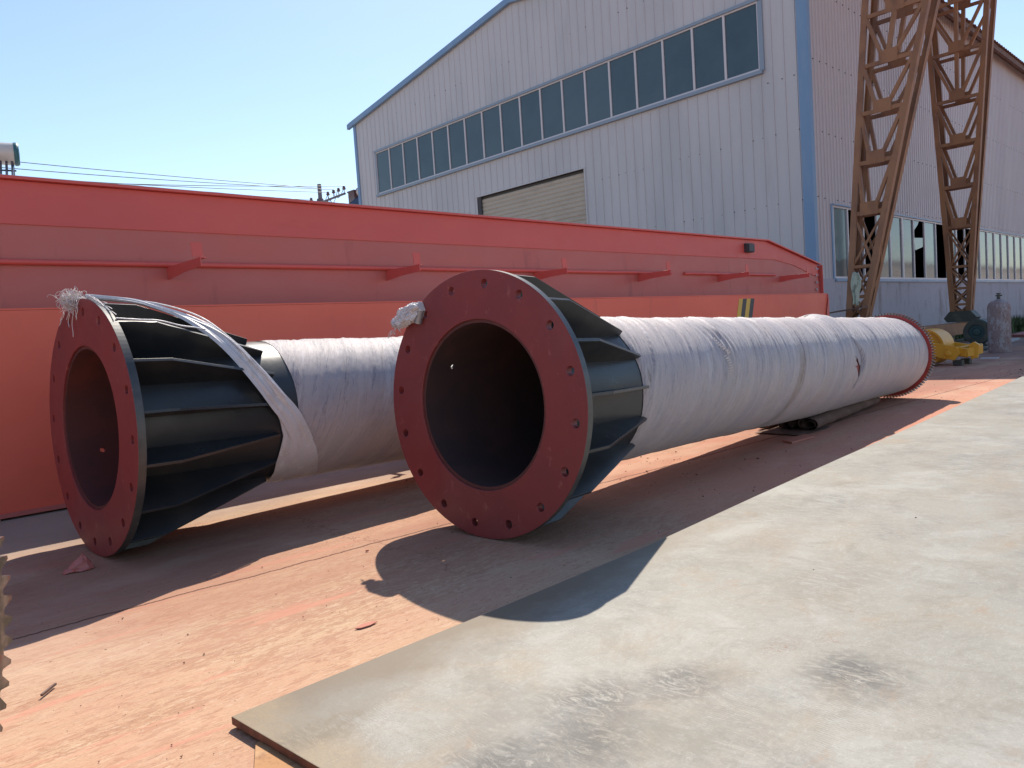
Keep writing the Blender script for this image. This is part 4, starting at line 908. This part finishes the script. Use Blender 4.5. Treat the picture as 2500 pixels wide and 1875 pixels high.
# clutter beyond the yard
def sheet(name, pts2, h, mt, label, cat, group=None):
    m = MB(); m.prism([(x, y, .006) for x, y in pts2], (0, 0, h)); return tag(m.build(name, mt, bevel=.003), label, cat, group)
sheet('timber_plank', [(30.5, 7.2), (34.0, 7.6), (34.1, 8.0), (30.4, 7.8)], .08, M_palegrey, 'pale plank lying left of the gas cylinder', 'plank')
sheet('flat_bar', [(29.0, 5.9), (37, 6.4), (37, 6.62), (29, 6.2)], .06, M_steelrust, 'long dark flat bar on the ground right of the gas cylinder', 'steel bar')
sheet('red_sheet', [(36, 7.3), (44, 7.9), (45, 9.3), (37, 8.6)], .10, M_pink, 'faded red sheet lying beyond the gas cylinder', 'sheet')
sheet('grey_sheet', [(31.5, 6.3), (36.5, 6.7), (36.5, 7.4), (31.5, 6.9)], .07, M_palegrey, 'pale grey sheet on the ground near the gas cylinder', 'sheet')
m = MB()
for i in range(7): m.tube([(24.6+i*.35, 6.9-.12*sin(i), .03), (24.8+i*.35, 6.95, .09), (24.95+i*.35, 6.85, .03)], .03, 6)
tag(m.build('chain', M_greasy), 'dark chain heaped between the yellow roller and gas cylinder', 'chain')
m = MB(); m.box((22.6, 5.55, 0), (22.75, 5.95, .03)); tag(m.build('white_offcut', M_mull), 'small white offcut on the ground in front of the chain', 'offcut')
m = MB(); m.lathe([(0, .02), (.005, .09), (.06, .08), (.07, .02)], (23.0, 4.95, 0), (0, 0, 1), 7); tag(m.build('dark_lump', M_greasy), 'small dark lump on the ground in front of the gas cylinder', 'debris')

# ------------------------------------------------------------------ roofs, tanks, pole and wires behind the girder
def house(name, x0, y0, x1, y1, h, label, nwx, nwy):
    r = empty(name, ((x0+x1)/2, (y0+y1)/2, 0), label, 'house'); cx, cy = (x0+x1)/2, (y0+y1)/2
    m = MB(); m.box((x0-cx, y0-cy, 0), (x1-cx, y1-cy, h-.25)); m.build('wall', M_house, r)
    m = MB(); m.box((x0-cx-.25, y0-cy-.25, h-.249), (x1-cx+.25, y1-cy+.25, h)); m.build('roof', M_palegrey, r)
    nz_ = max(1, int(h//3))
    for k in range(nz_):
        for i in range(nwx):
            x = x0-cx+(x1-x0)*(i+.5)/nwx; m = MB(); m.box((x-.6, y0-cy-.03, 1+k*3), (x+.6, y0-cy-.003, 2.4+k*3)); m.build('window', M_housewin, r)
        for i in range(nwy):
            y = y0-cy+(y1-y0)*(i+.5)/nwy; m = MB(); m.box((x0-cx-.03, y-.6, 1+k*3), (x0-cx-.003, y+.6, 2.4+k*3)); m.build('window', M_housewin, r)
    return r
house('low_house', -4.5, 24.2, 6.6, 31, 6.2, 'low flat-roofed house hidden behind the girder at the left, under a water heater', 4, 2)
house('apartment_block', 29.6, 43.3, 44, 60.5, 11.05, 'pale flat-roofed block hidden behind the girder left of the warehouse', 5, 4)
def heater(loc, rz, s, label, cap, ln):
    r = empty('solar_water_heater', loc, label, 'water heater', 'solar water heaters on the roofs', rz); 
    m = MB(); m.lathe([(0, .26*s), (ln, .26*s)], (-ln/2, 0, 1.05*s), (1, 0, 0), 32); m.build('tank', M_heater, r, smooth=True)
    for sx in (-1, 1):
        m = MB(); m.lathe([(0, .272*s), (.06*s, .272*s), (.10*s, .24*s), (.11*s, .05)], (sx*(ln/2-.02), 0, 1.05*s), (sx, 0, 0), 32); m.build('end_cap', cap, r, smooth=True)
    for i in range(int(ln/(.115*s))):
        x = -ln/2+.1+i*.115*s; m = MB(); m.tube([(x, -.10*s, .86*s), (x, -1.25*s, .02)], .028*s, 8); m.build('vacuum_tube', M_tube, r, smooth=True)
    m = MB()
    for sx in (-1, 1):
        x = sx*(ln/2-.08); m.beam((x, 0, 0), (x, 0, .85*s), .05*s, .05*s); m.beam((x, -.05, .82*s), (x, -1.3*s, 0), .05*s, .05*s)
    m.beam((-ln/2, -.45*s, .56*s), (ln/2, -.45*s, .56*s), .04, .04); m.box((-ln/2, -1.32*s, 0), (ln/2, -1.26*s, .06)); m.build('stand', M_greasy, r)
    return r
heater((4.10, 25.3, 6.2), -0.22, 1.18, 'white solar water heater with teal end cap at the far left above the girder', M_cap, 1.95)
heater((30.6, 45.75, 11.05), radians(-90), 1.35, 'white solar water heater with maroon end cap beside the warehouse edge', M_capred, 2.4)
m = MB(); m.box((30.2, 47.15, 11.052), (30.6, 47.95, 12.55)); m.box((30.15, 47.1, 12.551), (30.65, 48.0, 12.65)); tag(m.build('chimney_stack', M_porc), 'maroon brick chimney stack on the block beside the white water heater', 'chimney')
def pole(loc, label):
    r = empty('utility_pole', loc, label, 'utility pole', 'utility poles carrying the overhead wires')
    m = MB(); m.lathe([(0, .22), (13.85, .15)], (0, 0, 0), (0, 0, 1), 14); m.build('mast', M_pole, r, smooth=True)
    m = MB(); m.beam((-.2, 2.4, 12.35), (-.2, -3.85, 12.45), .12, .12); m.beam((-.2, -.1, 11.6), (-.2, -1.4, 12.35), .07, .07); m.beam((-.2, .1, 11.6), (-.2, 1.3, 12.33), .07, .07); m.build('crossarm', M_pole, r)
    for y in (-3.75, -2.3, -1.5, 1.0, 2.2, -3.0):
        m = MB(); m.lathe([(0, .03), (.22, .03), (.24, .10), (.30, .15), (.36, .09), (.42, .12), (.50, .06)], (-.2, y, 12.5), (0, 0, 1), 12); m.build('insulator', M_porc, r, smooth=True)
    m = MB(); m.lathe([(12.1, .24), (12.75, .24)], (0, 0, 0), (0, 0, 1), 14); m.build('clamp', M_porc, r)
    m = MB()
    for i, (a_, b_) in enumerate(((-3.7, -2.3), (-2.9, -1.5), (-1.5, 0), (0, 1), (1, 2.2))):
        m.tube([(-.25, a_+(b_-a_)*k/10, 12.75-.45*sin(pi*k/10)*(1+.5*(i % 2))) for k in range(11)], .022, 5)
    for k in range(3): m.tube([(-.25, -1.9+.5*k, 12.4), (-.3, -2.1+.5*k, 11.9), (-.3, -1.9+.5*k, 11.5), (-.3, -1.7+.5*k, 11.9), (-.25, -1.7+.5*k, 12.4)], .02, 5)
    m.build('jumper_cable', M_wire, r, smooth=True)
    return r
pole((30.0, 51.55, 0), 'grey utility pole with one-sided crossarm left of the warehouse')
fp = pole((-14.0, 47.0, 0), 'utility pole outside the picture at the left carrying the far wire ends'); fp.rotation_euler = (0, 0, 0.0)
for i, (y, z0, z1, yy) in enumerate(((0, 13.55, 12.9, 47), (-2.3, 13.0, 11.9, 45), (-1.5, 12.95, 11.6, 45.6), (1.0, 12.9, 11.2, 48), (-3.75, 13.0, 10.8, 43.5))):
    m = MB(); A = Vector((29.8, 51.55+y, z0)); B = Vector((-14, yy, z1)); m.tube([A.lerp(B, k/30) - Vector((0, 0, 1.0*sin(pi*k/30)*(.35+.12*i))) for k in range(31)], .022, 5)
    tag(m.build('overhead_wire', M_wire, smooth=True), ['topmost overhead wire in the sky left of the warehouse', 'second overhead wire from the top left of the warehouse', 'third overhead wire from the top left of the warehouse', 'fourth overhead wire from the top, close above the girder', 'lowest overhead wire skimming the girder top'][i], 'wire', 'overhead wires left of the warehouse')

house('factory_block', 62, -30, 230, -15, 8.2, 'grey flat-roofed factory block reflected in the warehouse side windows', 12, 2)
# ------------------------------------------------------------------ small things on the ground
m = MB(); c = Vector((1.285, 5.80, 0)); rows = []
for i in range(9):
    row = []
    for j in range(12):
        a = 2*pi*j/12; t = i/8; rr = .085*(1-t)**.9*(1+.5*hn(a*1.3, t*3, 5)); row.append((c.x+rr*cos(a)*1.15+.03*t, c.y+rr*sin(a)*.7-.02*t, .002+.11*t+.02*hn(a*2, t*5)*(t > 0)))
    rows.append(row)
m.quad_grid(rows, True); m.poly(rows[-1]); tag(m.build('red_plastic_scrap', M_plasred), 'crumpled red plastic scrap on the ground before the left column', 'scrap')
m = MB(); m.beam((0.635, 3.71, .012), (0.705, 3.79, .012), .010, .010); tag(m.build('steel_rod', M_steelrust), 'short dark steel rod lying on sunlit ground at lower left', 'rod')
m = MB(); rows = []
m.prism([(1.90+.75*(x-1.88), 3.27+.7*(y-3.27), 0) for x, y in ((1.88, 3.27), (1.91, 3.24), (1.98, 3.23), (2.05, 3.25), (2.02, 3.29), (1.95, 3.30))], (0, 0, .005)); tag(m.build('paint_flake', M_chipred, bevel=.003), 'brown curled paint flake on the ground near the plate edge', 'flake')
m = MB(); rows = []
for i in range(9):
    rows.append([(1.16+.012*i+.008*hn(j, i), 2.38+.014*j-.02*i*.4, .012+.028*abs(hn(i*.6, j*.7, 1))) for j in range(9)])
m.quad_grid(rows); tag(m.build('crushed_tin', M_foil), 'crushed grey tin scrap beside the near corner of the plate', 'scrap')
m = MB(); m.prism([(8.0, 3.98, 0), (8.5, 3.95, 0), (8.6, 4.12, 0), (8.1, 4.14, 0)], (0, 0, .02)); tag(m.build('cardboard_scrap', M_chipred), 'small peach cardboard scrap lying below the middle column', 'scrap')
gt = MB(); rnd = random.Random(11)
for i in range(1100):
    if rnd.random() < .7: x, y = rnd.uniform(-.2, 7), rnd.uniform(1.2, 6.5)
    else: x, y = rnd.uniform(4, 22), rnd.uniform(3.2, 7.5)
    z = 0.0
    if y < 2.78+.05*x and x > 1.12: 
        if rnd.random() < .96: continue
        z = .0425
    s_ = rnd.uniform(.0008, .0022)*(1+.25*x); s_ *= 1+.8*rnd.random()**6; a = rnd.uniform(0, pi)
    if rnd.random() < .04: s_ *= 2.2
    gt.prism([(x+s_*cos(a)*rnd.uniform(.8, 2), y+s_*sin(a), z), (x+s_*cos(a+2), y+s_*sin(a+2), z), (x+s_*cos(a+4.2), y+s_*sin(a+4.2)*1.3, z)], (0, 0, s_*.8), i % 3)
tag(gt.build('grit', [M_chip, M_chip, M_chipred]), 'scattered grit and paint chips over the yard floor', 'grit', kind='stuff')
